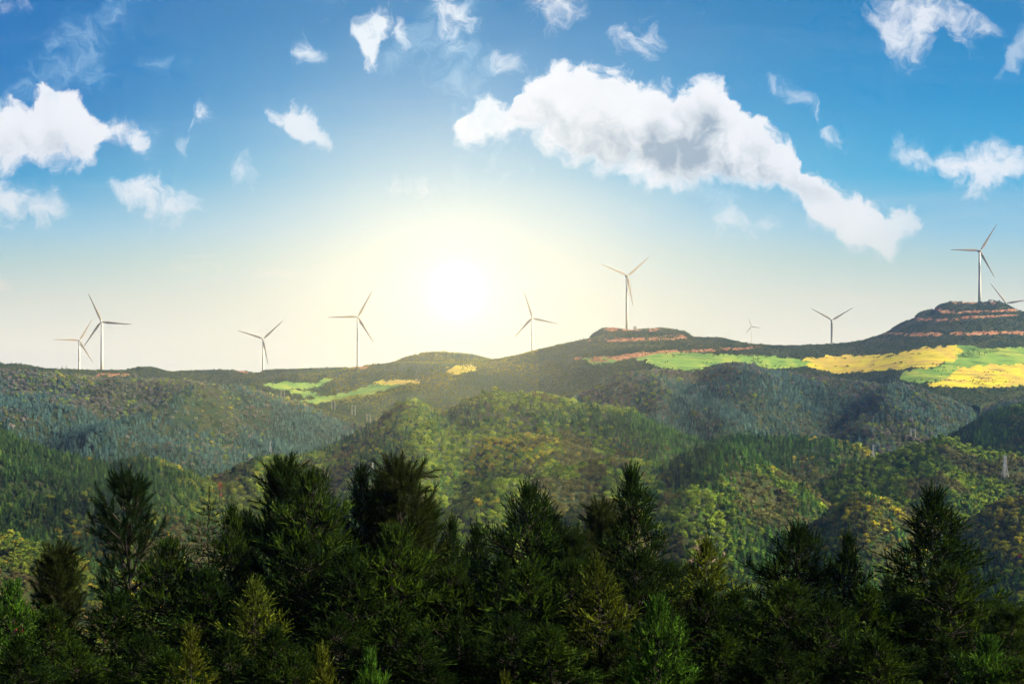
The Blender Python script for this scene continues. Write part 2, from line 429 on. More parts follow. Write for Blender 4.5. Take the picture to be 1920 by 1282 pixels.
def conifer_crown(seed, h=7.0, w=1.5, tiers=10, per=9):
    rng = np.random.default_rng(seed)
    vs, fs = [], []
    for i in range(tiers):
        t = i/(tiers-1); z = h*(.08 + .86*t); r = w*(1 - t)**.75 + .12
        for k in range(max(4, int(per*(1-.4*t)))):
            a = rng.uniform(0, 6.283); rr = r*rng.uniform(.7, 1.15); dz = rng.uniform(.25, .7)
            ca, sa = math.cos(a), math.sin(a); wd = .30*rr + .12
            b = len(vs)
            vs += [(0, 0, z+dz*.8), (ca*rr*.6 - sa*wd, sa*rr*.6 + ca*wd, z - .05), (ca*rr, sa*rr, z - dz*.6), (ca*rr*.6 + sa*wd, sa*rr*.6 - ca*wd, z - .05)]
            fs.append((b, b+1, b+2, b+3))
    b = len(vs); vs += [(-.1, 0, h*.9), (.1, 0, h*.9), (.02, .05, h*1.06), (-.02, .05, h*1.06)]; fs.append((b, b+1, b+2, b+3))
    return np.array(vs), np.array(fs)

M_WOOD = leaf_mat('hillside_foliage', 'INSTANCER', trans=.30, rnd=.4, slope=True)
def proto(name, vf):
    return bpy.data.objects.new(name, mesh_from(name, *vf, M_WOOD))
P_CON = [proto('conifer_crown', conifer_crown(s, h, w)) for s, h, w in ((1, 5.4, 1.9), (2, 6.0, 1.75), (3, 4.8, 2.1), (4, 5.9, 1.6))]
P_BRD = [proto('broadleaf_crown', broadleaf_crown(s, 110, w, h)) for s, w, h in ((11, 2.2, 3.6), (12, 2.5, 3.2), (13, 1.9, 4.0), (14, 2.4, 4.4), (15, 2.2, 3.0))]
P_SHR = [proto('shrub_crown', broadleaf_crown(s, 60, 1.5, 1.7, 4)) for s in (21, 22, 23)]

def scatter(n, ylo, yhi, rng):
    y = np.sqrt(rng.uniform(ylo**2, yhi**2, n)); px = rng.uniform(-480, 2400, n)
    z = sample(px, y)
    ci = np.clip(np.searchsorted(cols, px) - 1, 0, len(cols)-2); ri = np.clip(np.searchsorted(rows, y) - 1, 1, len(rows)-2)
    vis = (z + 7)/y > HMAX[ri-1, ci] - 14/FX
    cl = np.maximum(CLS[ri, ci], CLS[ri+1, ci+1])
    px, y, z, ri, ci, cl = (q[vis] for q in (px, y, z, ri, ci, cl))
    return px, y, z, IG[ri, ci], TG[ri, ci], cl

def area(ylo, yhi): return 2880/FX*(yhi**2 - ylo**2)/2
rng = np.random.default_rng(5)
S = []
for ylo, yhi, dens in ((110, 500, .05), (500, 800, .21), (800, 1120, .17), (1120, 1500, .125), (1500, 1850, .12)):
    S.append(scatter(int(area(ylo, yhi)*dens), ylo, yhi, rng))
px, y, z, ridx, tcr, cl = (np.concatenate(q) for q in zip(*S))
x = (px-CX)/FX*y
py = HZ - FX*z/y
keep = (cl == 0) | ((cl < 3) & (((fbm(x/26, y/60, 91, 3) > .64) & (rng.random(len(x)) < .35)) | (((z + 3*fbm(x/60, y/60, 95, 2)) % 13 < 1.3) & (rng.random(len(x)) < .6) & (fbm(x/45, y/45, 97, 2) > .42)))) | ((cl == 4) & (rng.random(len(x)) < .3)) | ((cl == 3) & (rng.random(len(x)) < .22))
px, y, z, ridx, tcr, cl, x, py = (q[keep] for q in (px, y, z, ridx, tcr, cl, x, py))
n = len(x)
# where conifers stand: patches, preferring the lower slopes; broadleaf on the crests
n1 = fbm(x/120, y/160, 31, 3); n2 = fbm(x/35, y/45, 41, 3); n3 = fbm(x/70, y/70, 61, 3)
down = np.clip(tcr/170, -.2, 1.2)
pc = (n1 - .5)*5 + (n2-.5)*3.5 + (down - .5)*1.2 - .35
def boost(cx, cy, rx, ry, amt):
    global pc
    pc = pc + amt*np.exp(-(((px-cx)/rx)**2 + ((py-cy)/ry)**2))
boost(1050, 790, 160, 28, 2.2); boost(870, 790, 60, 30, 1.5); boost(1230, 825, 80, 28, 1.8); boost(590, 815, 110, 45, 2.6); boost(1860, 815, 90, 40, 2.4)
boost(1470, 840, 70, 30, 2.0); boost(1350, 860, 120, 40, 1.2); boost(60, 880, 260, 60, 2.2); boost(330, 920, 140, 40, 1.0); boost(1400, 790, 250, 40, 1.4)
boost(800, 700, 150, 30, -2); boost(920, 835, 100, 35, -2.2); boost(980, 745, 120, 16, -2.5); boost(1130, 770, 70, 14, -1.5)
upper = (ridx == 0)
con = (pc + rng.normal(size=n)*.7 > .15) & ~upper
shr = upper | ((~con) & (rng.random(n) < .22))
# colours
tint = np.zeros((n, 3))
U = rng.random(n)
def lerp(a, b, f): return np.array(a)[None]*(1-f[:, None]) + np.array(b)[None]*f[:, None]
tint[con] = lerp((.018, .060, .012), (.10, .20, .030), U**1.6)[con]
br = lerp((.07, .14, .014), (.24, .29, .022), U)
crest = np.exp(-(np.clip(tcr, 0, None)/55)**2)
au = (n3 - .5)*2.2 + crest*.38 + rng.normal(size=n)*.26
yel = au > .78; org = au > 1.4; red = (au > .7) & (rng.random(n) < .006)
br[yel] = lerp((.28, .28, .018), (.42, .33, .02), U)[yel]
br[org] = lerp((.33, .15, .02), (.26, .10, .02), U)[org]
brown = (n2 < .40) & ~yel
br[brown] = lerp((.14, .11, .04), (.13, .14, .03), U)[brown]
br[red] = (.22, .025, .02)
tint[~con] = br[~con]
tint[upper] = lerp((.055, .10, .016), (.19, .20, .028), np.clip((n2-.3)*2.5, 0, 1)*.7 + U*.3)[upper]
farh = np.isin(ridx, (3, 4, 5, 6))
tint[farh & con] = lerp((.055, .115, .095), (.11, .19, .15), U)[farh & con]; mv = farh & ~con & (U < .6); tint[mv] = lerp((.20, .155, .145), (.16, .165, .09), np.clip(n3*1.6-.3, 0, 1))[mv]  # teal and mauve plants, lightened and blued with distance haze in the tint
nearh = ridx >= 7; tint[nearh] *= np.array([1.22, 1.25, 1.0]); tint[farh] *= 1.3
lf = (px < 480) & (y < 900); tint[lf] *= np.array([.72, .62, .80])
gl = (ridx == 0) & (px > 560) & (px < 1010); tint[gl] *= np.array([2.2, 1.85, .8])  # golden sunlight on the middle hill put into the scrub tint
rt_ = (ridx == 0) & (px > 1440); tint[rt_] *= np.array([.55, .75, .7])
scl = rng.uniform(.45, .86, n)*np.where(rng.random(n) < .08, 1.5, 1.0)*(.75 + .6*n2)
scl = np.where(upper, scl*.95, scl)

e_ = 6.0
gx_ = (sample(px + e_/y*FX, y) - sample(px - e_/y*FX, y))/(2*e_)
gy_ = (sample(px - (px-CX)*e_/(y+e_), y + e_) - sample(px + (px-CX)*e_/(y-e_), y - e_))/(2*e_)
GN = np.stack([-gx_, -gy_, np.ones(n)], 1); GN[:, :2] *= 1.9; GN /= np.linalg.norm(GN, axis=1, keepdims=True)

def wood_object(name, mask, protos, label):
    k = int(mask.sum())
    v = np.stack([x[mask], y[mask], z[mask] - .25], 1).astype(np.float32)
    me = bpy.data.meshes.new(name); me.vertices.add(k); me.vertices.foreach_set('co', v.ravel())
    def att(nm, typ, data, key):
        a = me.attributes.new(nm, typ, 'POINT'); a.data.foreach_set(key, np.ascontiguousarray(data).ravel())
    att('scl', 'FLOAT', scl[mask].astype(np.float32), 'value'); att('rotz', 'FLOAT', rng.uniform(0, 6.28, k).astype(np.float32), 'value')
    att('pick', 'INT', rng.integers(0, len(protos), k).astype(np.int32), 'value')
    att('gn', 'FLOAT_VECTOR', GN[mask].astype(np.float32), 'vector')
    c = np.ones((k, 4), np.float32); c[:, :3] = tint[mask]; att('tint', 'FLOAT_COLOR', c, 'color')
    me.update()
    o = bpy.data.objects.new(name, me); link(o); tag(o, label, kind='stuff')
    coll = bpy.data.collections.new(name + '_crowns')
    for i, p in enumerate(protos): coll.objects.link(p)
    g = bpy.data.node_groups.new(name, 'GeometryNodeTree')
    g.interface.new_socket('Geometry', in_out='INPUT', socket_type='NodeSocketGeometry'); g.interface.new_socket('Geometry', in_out='OUTPUT', socket_type='NodeSocketGeometry')
    N = lambda t: g.nodes.new(t)
    gi, go, iop, ci_ = N('NodeGroupInput'), N('NodeGroupOutput'), N('GeometryNodeInstanceOnPoints'), N('GeometryNodeCollectionInfo')
    ci_.inputs['Collection'].default_value = coll; ci_.inputs['Separate Children'].default_value = True; ci_.inputs['Reset Children'].default_value = True
    def na(nm, typ):
        q = N('GeometryNodeInputNamedAttribute'); q.data_type = typ; q.inputs['Name'].default_value = nm; return q.outputs['Attribute']
    L = g.links.new
    L(gi.outputs[0], iop.inputs['Points']); L(ci_.outputs[0], iop.inputs['Instance']); iop.inputs['Pick Instance'].default_value = True
    L(na('pick', 'INT'), iop.inputs['Instance Index']); L(na('scl', 'FLOAT'), iop.inputs['Scale'])
    cx = N('ShaderNodeCombineXYZ'); L(na('rotz', 'FLOAT'), cx.inputs['Z']); L(cx.outputs[0], iop.inputs['Rotation'])
    L(iop.outputs[0], go.inputs[0])
    md = o.modifiers.new('woodland', 'NODES'); md.node_group = g
    return o
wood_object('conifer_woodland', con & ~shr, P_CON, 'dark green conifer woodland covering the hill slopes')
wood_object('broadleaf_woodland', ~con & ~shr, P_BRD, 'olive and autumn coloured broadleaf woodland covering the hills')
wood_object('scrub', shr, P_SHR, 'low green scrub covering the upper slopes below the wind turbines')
print('woodland', int(con.sum()), int((~con & ~shr).sum()), int(shr.sum()))

# ---------------------------------------------------------------- sky
world = bpy.data.worlds.new('World'); scene.world = world; world.use_nodes = True
wt = world.node_tree; wt.nodes.clear(); t = NT(wt)
# cloud banks: along the horizon, where each bank's upper and lower edge runs and how full it is
ROW1 = [(-230,330,250,.5),(-130,330,250,.5),(-40,190,330,1),(0,185,335,1),(20,178,330,1),(40,192,325,1),(52,200,322,1),(65,168,320,1),(100,150,318,1),(130,158,322,1),(152,180,325,1),(166,205,318,1),(200,218,276,1),(230,225,264,1),(255,232,285,.9),(275,245,300,.8),(286,262,292,.7),(294,290,270,.6),(310,330,260,.5),
 (478,330,260,.5),(490,232,215,.6),(505,205,235,.7),(520,200,252,.8),(545,192,270,.8),(570,198,285,.8),(590,215,294,.75),(610,240,300,.6),(625,270,288,.5),(640,300,270,.5),(660,330,260,.5),
 (822,330,260,.8),(838,262,240,.9),(855,210,262,1),(880,188,280,1),(910,183,286,1),(930,188,285,1),(945,192,276,1),(960,185,264,1),(968,150,258,1),(980,132,262,1),(1000,128,272,1),(1020,125,285,1),(1030,111,292,1),(1050,105,300,1),(1072,120,312,1),(1090,113,318,1),(1110,118,328,1),(1130,130,334,1),(1150,120,334,1),(1180,128,344,1),(1200,148,350,1),(1240,158,358,1),(1270,170,362,1),(1290,174,364,1),(1310,150,364,1),(1330,136,362,1),(1350,145,364,1),(1370,163,360,1),(1385,193,362,1),(1410,220,368,1),(1440,230,366,1),(1465,243,364,1),(1485,262,370,1),(1496,290,382,1),(1503,318,405,1),(1525,316,430,1),(1550,333,446,1),(1570,345,460,1),(1590,358,470,1),(1615,373,480,1),(1640,376,492,.95),(1660,390,494,.9),(1675,385,488,.85),(1695,378,458,.8),(1715,392,448,.7),(1727,415,434,.6),(1740,440,405,.6),(1760,470,390,.5)]
ROW2 = [(-230,330,250,.5),(-130,330,250,.5),(-40,335,424,.8),(0,333,425,.85),(50,345,422,.85),(105,358,418,.75),(130,388,414,.6),(145,415,395,.3),(190,410,350,.5),(207,372,362,.6),(218,354,392,.7),(240,338,406,.85),(270,326,411,.9),(295,333,414,.85),(320,355,412,.8),(345,365,413,.7),(370,372,411,.65),(386,386,404,.5),(400,410,385,.4),
 (415,390,300,.4),(426,345,325,.45),(434,308,346,.55),(450,290,346,.55),(470,300,346,.45),(482,320,338,.4),(500,350,320,.3),(700,400,300,.3),(722,370,345,.4),(735,330,370,.55),(770,327,372,.6),(800,337,370,.5),(815,350,366,.4),(828,370,350,.3),(850,400,300,.3),
 (1310,480,400,.5),(1334,434,410,.5),(1345,396,436,.6),(1370,384,441,.65),(1395,400,441,.6),(1412,423,439,.5),(1422,442,426,.4),(1428,432,422,.45),(1436,412,438,.5),(1450,409,441,.5),(1465,424,437,.45),(1474,445,425,.4),(1500,480,400,.3),
 (1630,360,240,.3),(1655,300,278,.4),(1680,288,312,.55),(1700,280,322,.65),(1730,287,332,.75),(1760,292,346,.85),(1780,286,360,.9),(1800,271,364,.95),(1830,265,364,.95),(1860,274,360,.9),(1890,271,357,.9),(1950,280,352,.8),(2010,290,340,.7),(2050,330,290,.5)]
ROW3 = [(-230,330,250,.5),(-130,330,250,.5),(-20,-40,20,.5),(20,-40,30,.5),(48,-40,30,.5),(62,0,14,.4),(80,40,-20,.3),(780,40,-20,.4),(796,0,10,.6),(808,-40,50,.8),(830,-40,72,.85),(850,-40,80,.85),(870,-5,86,.8),(884,18,64,.7),(896,44,38,.5),(920,80,20,.4),
 (970,60,-20,.4),(985,-20,12,.5),(1000,-40,46,.6),(1040,-40,66,.65),(1070,-40,60,.6),(1095,-12,36,.5),(1110,25,10,.4),(1128,90,40,.4),(1140,58,66,.5),(1155,48,80,.6),(1180,46,102,.7),(1200,44,118,.7),(1225,50,112,.65),(1245,68,102,.55),(1262,96,82,.4),(1290,130,50,.3),
 (1600,80,10,.3),(1620,20,40,.45),(1640,-10,112,.55),(1680,-40,128,.6),(1720,-40,122,.65),(1760,-40,84,.65),(1800,-5,84,.6),(1850,28,92,.55),(1880,58,84,.45),(1900,90,70,.3),(1950,120,60,.2),(2040,160,60,.2)]
ROW4 = [(-230,330,250,.5),(-130,330,250,.5),(300,320,240,.3),(324,282,268,.4),(335,256,291,.5),(350,255,290,.55),(356,185,232,.6),(375,176,241,.65),(395,190,232,.55),(412,225,205,.4),(440,250,150,.3),(520,130,70,.3),(538,96,94,.4),(552,70,122,.55),(575,63,127,.6),(600,84,122,.5),(615,115,98,.4),(640,60,60,.3),(655,25,20,.5),(680,14,140,.7),(700,8,142,.75),(725,14,80,.7),(742,20,66,.65),(756,32,102,.65),(768,55,104,.55),(780,105,80,.4),(830,150,60,.2),
 (890,140,90,.3),(908,112,106,.4),(922,92,122,.5),(950,92,142,.55),(985,103,134,.5),(1004,130,112,.4),(1040,180,60,.2),(1120,100,60,.2),(1400,220,130,.2),(1432,175,160,.3),(1450,140,192,.4),(1490,148,204,.4),(1525,165,198,.35),(1536,240,262,.55),(1548,232,268,.6),(1562,236,278,.6),(1590,254,283,.5),(1604,280,262,.4),(1640,290,262,.35),(1670,258,288,.5),(1720,262,294,.5),(1750,290,272,.35),(1800,330,230,.2),(1900,60,140,.3)]
ROW5 = [(-230,330,250,.5),(-130,330,250,.5),(-40,505,555,.9),(0,510,550,.9),(18,516,546,.8),(32,540,528,.5),(60,570,490,.3),(290,540,470,.3),(310,506,500,.5),(325,489,513,.8),(365,485,515,.9),(415,487,507,.8),(438,503,495,.4),(456,515,505,.4),(470,500,523,.7),(540,497,524,.75),(580,508,521,.6),(600,530,505,.3),(640,570,470,.2),(1400,600,520,.2),(1430,560,548,.4),(1500,546,568,.5),(1600,545,572,.5),(1700,555,568,.4),(1740,590,540,.2)]

def bank(vec_a, lst):
    nd = t.n('ShaderNodeRGBCurve'); cm = nd.mapping; cm.use_clip = False
    for k_ in range(3):
        cu = cm.curves[k_]; pts = [((q[0]+240)/2400, (q[1]/1000 + .1, q[2]/1000 + .1, q[3])[k_]) for q in lst]
        while len(cu.points) < len(pts): cu.points.new(.5, .5)
        for p_, (a_, b_) in zip(cu.points, pts): p_.location = (a_, b_); p_.handle_type = 'VECTOR'
    cm.update(); t.inp(nd.inputs['Color'], vec_a)
    sx_ = t.n('ShaderNodeSeparateColor'); wt.links.new(nd.outputs[0], sx_.inputs[0]); return sx_.outputs
def field(vec, lst, soft=.42):
    s_ = t.n('ShaderNodeSeparateXYZ'); wt.links.new(vec, s_.inputs[0])
    fa = t.m('MULTIPLY_ADD', s_.outputs[0], 100/2400, (CX+240)/2400, clamp=True)
    py_ = t.m('MULTIPLY_ADD', s_.outputs[1], -.1, HZ/1000 + .1)
    cc = t.n('ShaderNodeCombineXYZ'); [t.inp(cc.inputs[k_], fa) for k_ in range(3)]
    o_ = bank(cc.outputs[0], lst)
    e = t.m('SMOOTH_MIN', t.m('SUBTRACT', py_, o_[0]), t.m('SUBTRACT', o_[1], py_), .03)
    e = t.m('MULTIPLY', e, 10/soft)
    return t.m('MINIMUM', t.m('MAXIMUM', e, -1.6), 1.0), o_[2], py_, o_
tc = t.n('ShaderNodeTexCoord'); sp = t.n('ShaderNodeSeparateXYZ'); wt.links.new(tc.outputs['Generated'], sp.inputs[0])
ay = t.m('MAXIMUM', t.m('ABSOLUTE', sp.outputs['Y']), .08)
A = t.m('MULTIPLY', t.m('DIVIDE', sp.outputs['X'], ay), FX/100); B = t.m('MULTIPLY', t.m('DIVIDE', sp.outputs['Z'], ay), FX/100)
cq = t.n('ShaderNodeCombineXYZ'); t.inp(cq.inputs[0], A); t.inp(cq.inputs[1], B); Q = cq.outputs[0]
# clear-air colour from horizon to zenith
fb = t.mr(B, 2.0, 14.0, 0, 1, 'LINEAR')
def st(py, c): return ((HZ-py)/100/12 - 2/12, lin(*c))
ramp = t.ramp(fb, [st(755, (266,260,246)), st(640, (266,257,232)), st(560, (240,241,216)), st(490, (198,224,212)), st(430, (156,208,226)), st(330, (62,178,218)), st(180, (0,146,202)), st(40, (0,128,186)), (.93, lin(2,84,140)), (1, lin(3,56,100))])
# deeper blue to the left, paler above the bright patch of sky
left = t.mr(A, -9.6, -3.0, 1, 0); up = t.mr(B, 5.0, 8.0, 0, 1)
ramp = t.mix(t.m('MULTIPLY', t.m('MULTIPLY', left, up), .55), ramp, c4(lin(0, 98, 176)))
def gauss(a0, b0, sa, sb):
    da = t.m('DIVIDE', t.m('SUBTRACT', A, a0), sa); db = t.m('DIVIDE', t.m('SUBTRACT', B, b0), sb)
    return t.m('POWER', 2.718, t.m('MULTIPLY', t.m('ADD', t.m('MULTIPLY', da, da), t.m('MULTIPLY', db, db)), -.5))
gA, gB = (858-CX)/100, (HZ-545)/100
ramp = t.mix(t.m('MULTIPLY', gauss(gA+.1, gB+1.2, 2.8, 2.0), .4), ramp, c4(lin(226, 232, 236)))
ramp = t.mix(t.m('MULTIPLY', gauss(gA, gB-.5, 4.2, 1.5), .6), ramp, c4(lin(255, 243, 204)))
# soft horizontal streaks of thin high cloud
mp = t.n('ShaderNodeMapping'); mp.inputs['Scale'].default_value = (.22, 1.3, 1); wt.links.new(Q, mp.inputs['Vector'])
stk = t.noise(mp.outputs[0], 1.0, 4, .6, .6, dim='2D')
ramp = t.mix(t.m('MULTIPLY', t.mr(stk, .45, .8, 0, .14), t.mr(B, 8.5, 5.0, .25, 1.0)), ramp, c4(lin(228, 232, 226)))
patch = t.noise(Q, .33, 2, .55, .5, dim='2D')
ramp = t.mix(t.m('MULTIPLY', t.mr(patch, .5, .72, 0, .14), t.mr(B, 5, 7)), ramp, c4(lin(95, 178, 222)))
# clouds
def warp(vec, amt, scale, det):
    nz = t.n('ShaderNodeTexNoise', noise_dimensions='2D'); wt.links.new(vec, nz.inputs['Vector']); nz.inputs['Scale'].default_value = scale; nz.inputs['Detail'].default_value = det
    s1 = t.n('ShaderNodeVectorMath', operation='SUBTRACT'); wt.links.new(nz.outputs['Color'], s1.inputs[0]); s1.inputs[1].default_value = (.5, .5, .5)
    s2 = t.n('ShaderNodeVectorMath', operation='SCALE'); wt.links.new(s1.outputs[0], s2.inputs[0]); s2.inputs['Scale'].default_value = amt
    s3 = t.n('ShaderNodeVectorMath', operation='ADD'); wt.links.new(vec, s3.inputs[0]); wt.links.new(s2.outputs[0], s3.inputs[1]); return s3.outputs[0]
def shift(vec, a, b):
    s3 = t.n('ShaderNodeVectorMath', operation='ADD'); wt.links.new(vec, s3.inputs[0]); s3.inputs[1].default_value = (a, b, 0); return s3.outputs[0]
Qw = warp(Q, .5, 1.7, 5)
def billow(vec, sc, det=3):
    v = t.n('ShaderNodeTexVoronoi', feature='F1', voronoi_dimensions='2D'); wt.links.new(vec, v.inputs['Vector']); v.inputs['Scale'].default_value = sc
    v.inputs['Detail'].default_value = det; v.inputs['Roughness'].default_value = .55; v.normalize = True
    return v.outputs['Distance']
n1_ = t.noise(Qw, 1.7, 7, .62, .2, dim='2D'); bl = billow(Qw, 2.4)
fuzz = t.m('ADD', t.m('MULTIPLY_ADD', n1_, 1.35, -.68), t.m('MULTIPLY_ADD', bl, -.75, .24))
def cover(vec, lst, lo, hi, k_=1.0, under=0.0):
    f_, w_, py_, o_ = field(vec, lst)
    if under:      # crisp crowns above, ragged melting edges below
        rel = t.m('DIVIDE', t.m('SUBTRACT', py_, o_[0]), t.m('MAXIMUM', t.m('SUBTRACT', o_[1], o_[0]), .01))
        hi = t.mr(rel, .45, 1.0, hi, under)
    return t.m('MULTIPLY', t.mr(t.m('MULTIPLY_ADD', fuzz, k_, f_), lo, hi), t.m('MINIMUM', w_, 1.0)), t.m('ADD', f_, fuzz)
a1, d = cover(Qw, ROW1, -.05, .5, 1.35, .95)
wn = t.m('MULTIPLY_ADD', t.noise(Qw, 2.3, 6, .68, .5, dim='2D'), 2.2, -1.15)
a2, d2 = cover(Qw, ROW2, -.2, 1.05, 2.0); f3_, w3_, _, _ = field(Qw, ROW3, .6)
a3 = t.m('MULTIPLY', t.mr(t.m('ADD', f3_, t.m('MULTIPLY_ADD', wn, 1.1, t.m('MULTIPLY', fuzz, .9))), -.15, 1.35), t.m('MULTIPLY', w3_, 1.35), clamp=True)
# depth of the main bank towards the light, for its shaded belly
_, _, py_s, o_s = field(shift(Qw, .25, .1), ROW1)
t_top = t.m('MULTIPLY', t.m('SUBTRACT', py_s, o_s[0]), 10/1.5); t_bot = t.m('MULTIPLY', t.m('SUBTRACT', o_s[1], py_s), 10/.8)
thick = t.m('MAXIMUM', t.m('SMOOTH_MIN', t_top, t_bot, .25), 0.0)
core = gauss((1325-CX)/100, (HZ-290)/100, 1.25, .55); core2 = gauss((1535-CX)/100, (HZ-358)/100, .4, .2); core3 = gauss((1180-CX)/100, (HZ-262)/100, 1.5, .55)
bil = t.noise(shift(Qw, .1, .16), 1.5, 6, .55, dim='2D')
shade = t.m('MULTIPLY_ADD', t.m('MULTIPLY_ADD', bil, 1.7, -.85), t.mr(thick, .05, .6, .2, .75), t.m('MULTIPLY', thick, .44))
shade = t.m('ADD', shade, t.m('ADD', t.m('MULTIPLY', t.m('MULTIPLY', core, t.m('MULTIPLY_ADD', bil, 2.2, -.35)), .62), t.m('ADD', t.m('MULTIPLY', core2, .5), t.m('MULTIPLY', core3, .14))))
shade = t.m('MULTIPLY', shade, t.mr(d, .1, .9), clamp=True)
alpha = t.m('MAXIMUM', a1, t.m('MAXIMUM', a2, a3))
ccol = t.ramp(shade, [(0, lin(255,255,254)), (.3, lin(248,248,248)), (.6, lin(218,223,226)), (1, lin(160,176,188))])
ccol = t.mix(t.mr(B, 6.4, 4.6, 0, .65), ccol, c4(lin(246, 246, 232)))
sky = t.mix(t.m('MULTIPLY', alpha, .97), ramp, ccol)
fw, ww, _, _ = field(Qw, ROW4)
sky = t.mix(t.m('MULTIPLY', t.mr(t.m('ADD', fw, wn), -.1, 1.0), t.m('MULTIPLY', ww, 1.5), clamp=True), sky, c4(lin(240, 247, 250)))
hn = t.m('MULTIPLY_ADD', t.noise(mp.outputs[0], 2.0, 4, .6, .5, dim='2D'), 1.6, -.8)
fh, wh, _, _ = field(Qw, ROW5, .2)
sky = t.mix(t.m('MULTIPLY', t.mr(t.m('ADD', fh, hn), -.1, 1.0), t.m('MULTIPLY', wh, .8), clamp=True), sky, c4(lin(255, 243, 218)))
# faint veils high in the blue
sky = t.mix(t.m('MULTIPLY', t.mr(t.m('ADD', wn, t.mr(patch, .35, .65, -.9, .55, 'LINEAR')), .1, 1.2), t.m('MULTIPLY', t.mr(B, 5.2, 6.5, 0, .5), t.mr(A, -2.0, 4.0, .9, 1.9))), sky, c4(lin(196, 226, 242)))
# bright sun seen through thin cloud low over the ridge
sky = t.mix(t.m('MULTIPLY', gauss(gA, gB-.1, 2.0, 1.5), .45), sky, (1.06, .99, .76, 1))
sky = t.mix(t.m('MULTIPLY', gauss(gA, gB, .6, .58), .7), sky, (1.15, 1.12, .98, 1))
sun_ = t.n('ShaderNodeVectorMath', operation='SCALE'); sun_.inputs[0].default_value = (1.9, .98, .26); t.inp(sun_.inputs['Scale'], t.m('MULTIPLY', gauss(gA, gB, .12, .12), t.m('MULTIPLY', t.m('GREATER_THAN', sp.outputs['Y'], 0.0), SUN_CORE)))
sky = t.mix(1.0, sky, sun_.outputs[0], 'ADD')
sky = t.mix(t.mr(B, .6, -1.2, mode='LINEAR'), sky, c4((.16, .18, .12)))
nis = t.n('ShaderNodeTexSky', sky_type='NISHITA'); nis.sun_disc = False; nis.sun_elevation = SUN_EL; nis.sun_rotation = SUN_AZ; nis.dust_density = 1.5
sky = t.mix(t.mr(sp.outputs['Y'], .15, -.35, 0, .74), sky, c4(lin(40, 78, 120)))
sc10 = t.n('ShaderNodeVectorMath', operation='SCALE'); wt.links.new(sky, sc10.inputs[0]); sc10.inputs['Scale'].default_value = 10*SKY_GAIN
mixn = t.mix(.012, sc10.outputs[0], nis.outputs[0])
bg = t.n('ShaderNodeBackground'); wt.links.new(mixn, bg.inputs[0]); bg.inputs['Strength'].default_value = .1
wo = t.n('ShaderNodeOutputWorld'); wt.links.new(bg.outputs[0], wo.inputs[0])
world.cycles.sampling_method = 'MANUAL'; world.cycles.sample_map_resolution = 1024

# ---------------------------------------------------------------- sun and camera
sl = bpy.data.lights.new('sun', 'SUN'); sl.energy = SUN_E; sl.angle = R(.5); sl.color = (1.0, .91, .74)
so = bpy.data.objects.new('sun', sl); link(so)
from mathutils import Vector
sd = Vector((math.sin(SUN_AZ)*math.cos(SUN_EL), math.cos(SUN_AZ)*math.cos(SUN_EL), math.sin(SUN_EL)))
so.rotation_euler = sd.to_track_quat('Z', 'Y').to_euler(); so.location = (200, 0, 300)
cam = bpy.data.cameras.new('camera'); cam.sensor_width = 36; cam.lens = 36*FX/1920; cam.shift_y = (HZ-641)/1920; cam.clip_end = 20000; cam.clip_start = .1
co = bpy.data.objects.new('camera', cam); co.rotation_euler = (math.pi/2, 0, 0); link(co); scene.camera = co
scene.view_settings.view_transform = 'Standard'; scene.view_settings.look = 'None'; scene.view_settings.exposure = EXPO; scene.view_settings.gamma = 1
cy = scene.cycles
cy.max_bounces = 4; cy.diffuse_bounces = 2; cy.glossy_bounces = 1; cy.transmission_bounces = 2; cy.volume_bounces = 1; cy.transparent_max_bounces = 4
cy.use_adaptive_sampling = True; cy.adaptive_threshold = .015; cy.adaptive_min_samples = 40
cy.use_denoising = DENOISE; cy.sample_clamp_indirect = 4; cy.caustics_reflective = False; cy.caustics_refractive = False
try: cy.denoiser = 'OPENIMAGEDENOISE'
except Exception: pass

# ---------------------------------------------------------------- valley haze
if HAZE > 0:
    hb = MB(); xm = 4800
    hb.box((0, 1255, 165), (2*xm, 2650, 530))
    m, t2, out = new_mat('haze_air')
    pv = t2.n('ShaderNodeVolumePrincipled'); pv.inputs['Color'].default_value = (.32, .52, .95, 1); pv.inputs['Density'].default_value = HAZE; pv.inputs['Anisotropy'].default_value = .86
    t2.t.links.new(pv.outputs[0], out.inputs['Volume'])
    tag(hb.build('haze', m), kind='stuff')

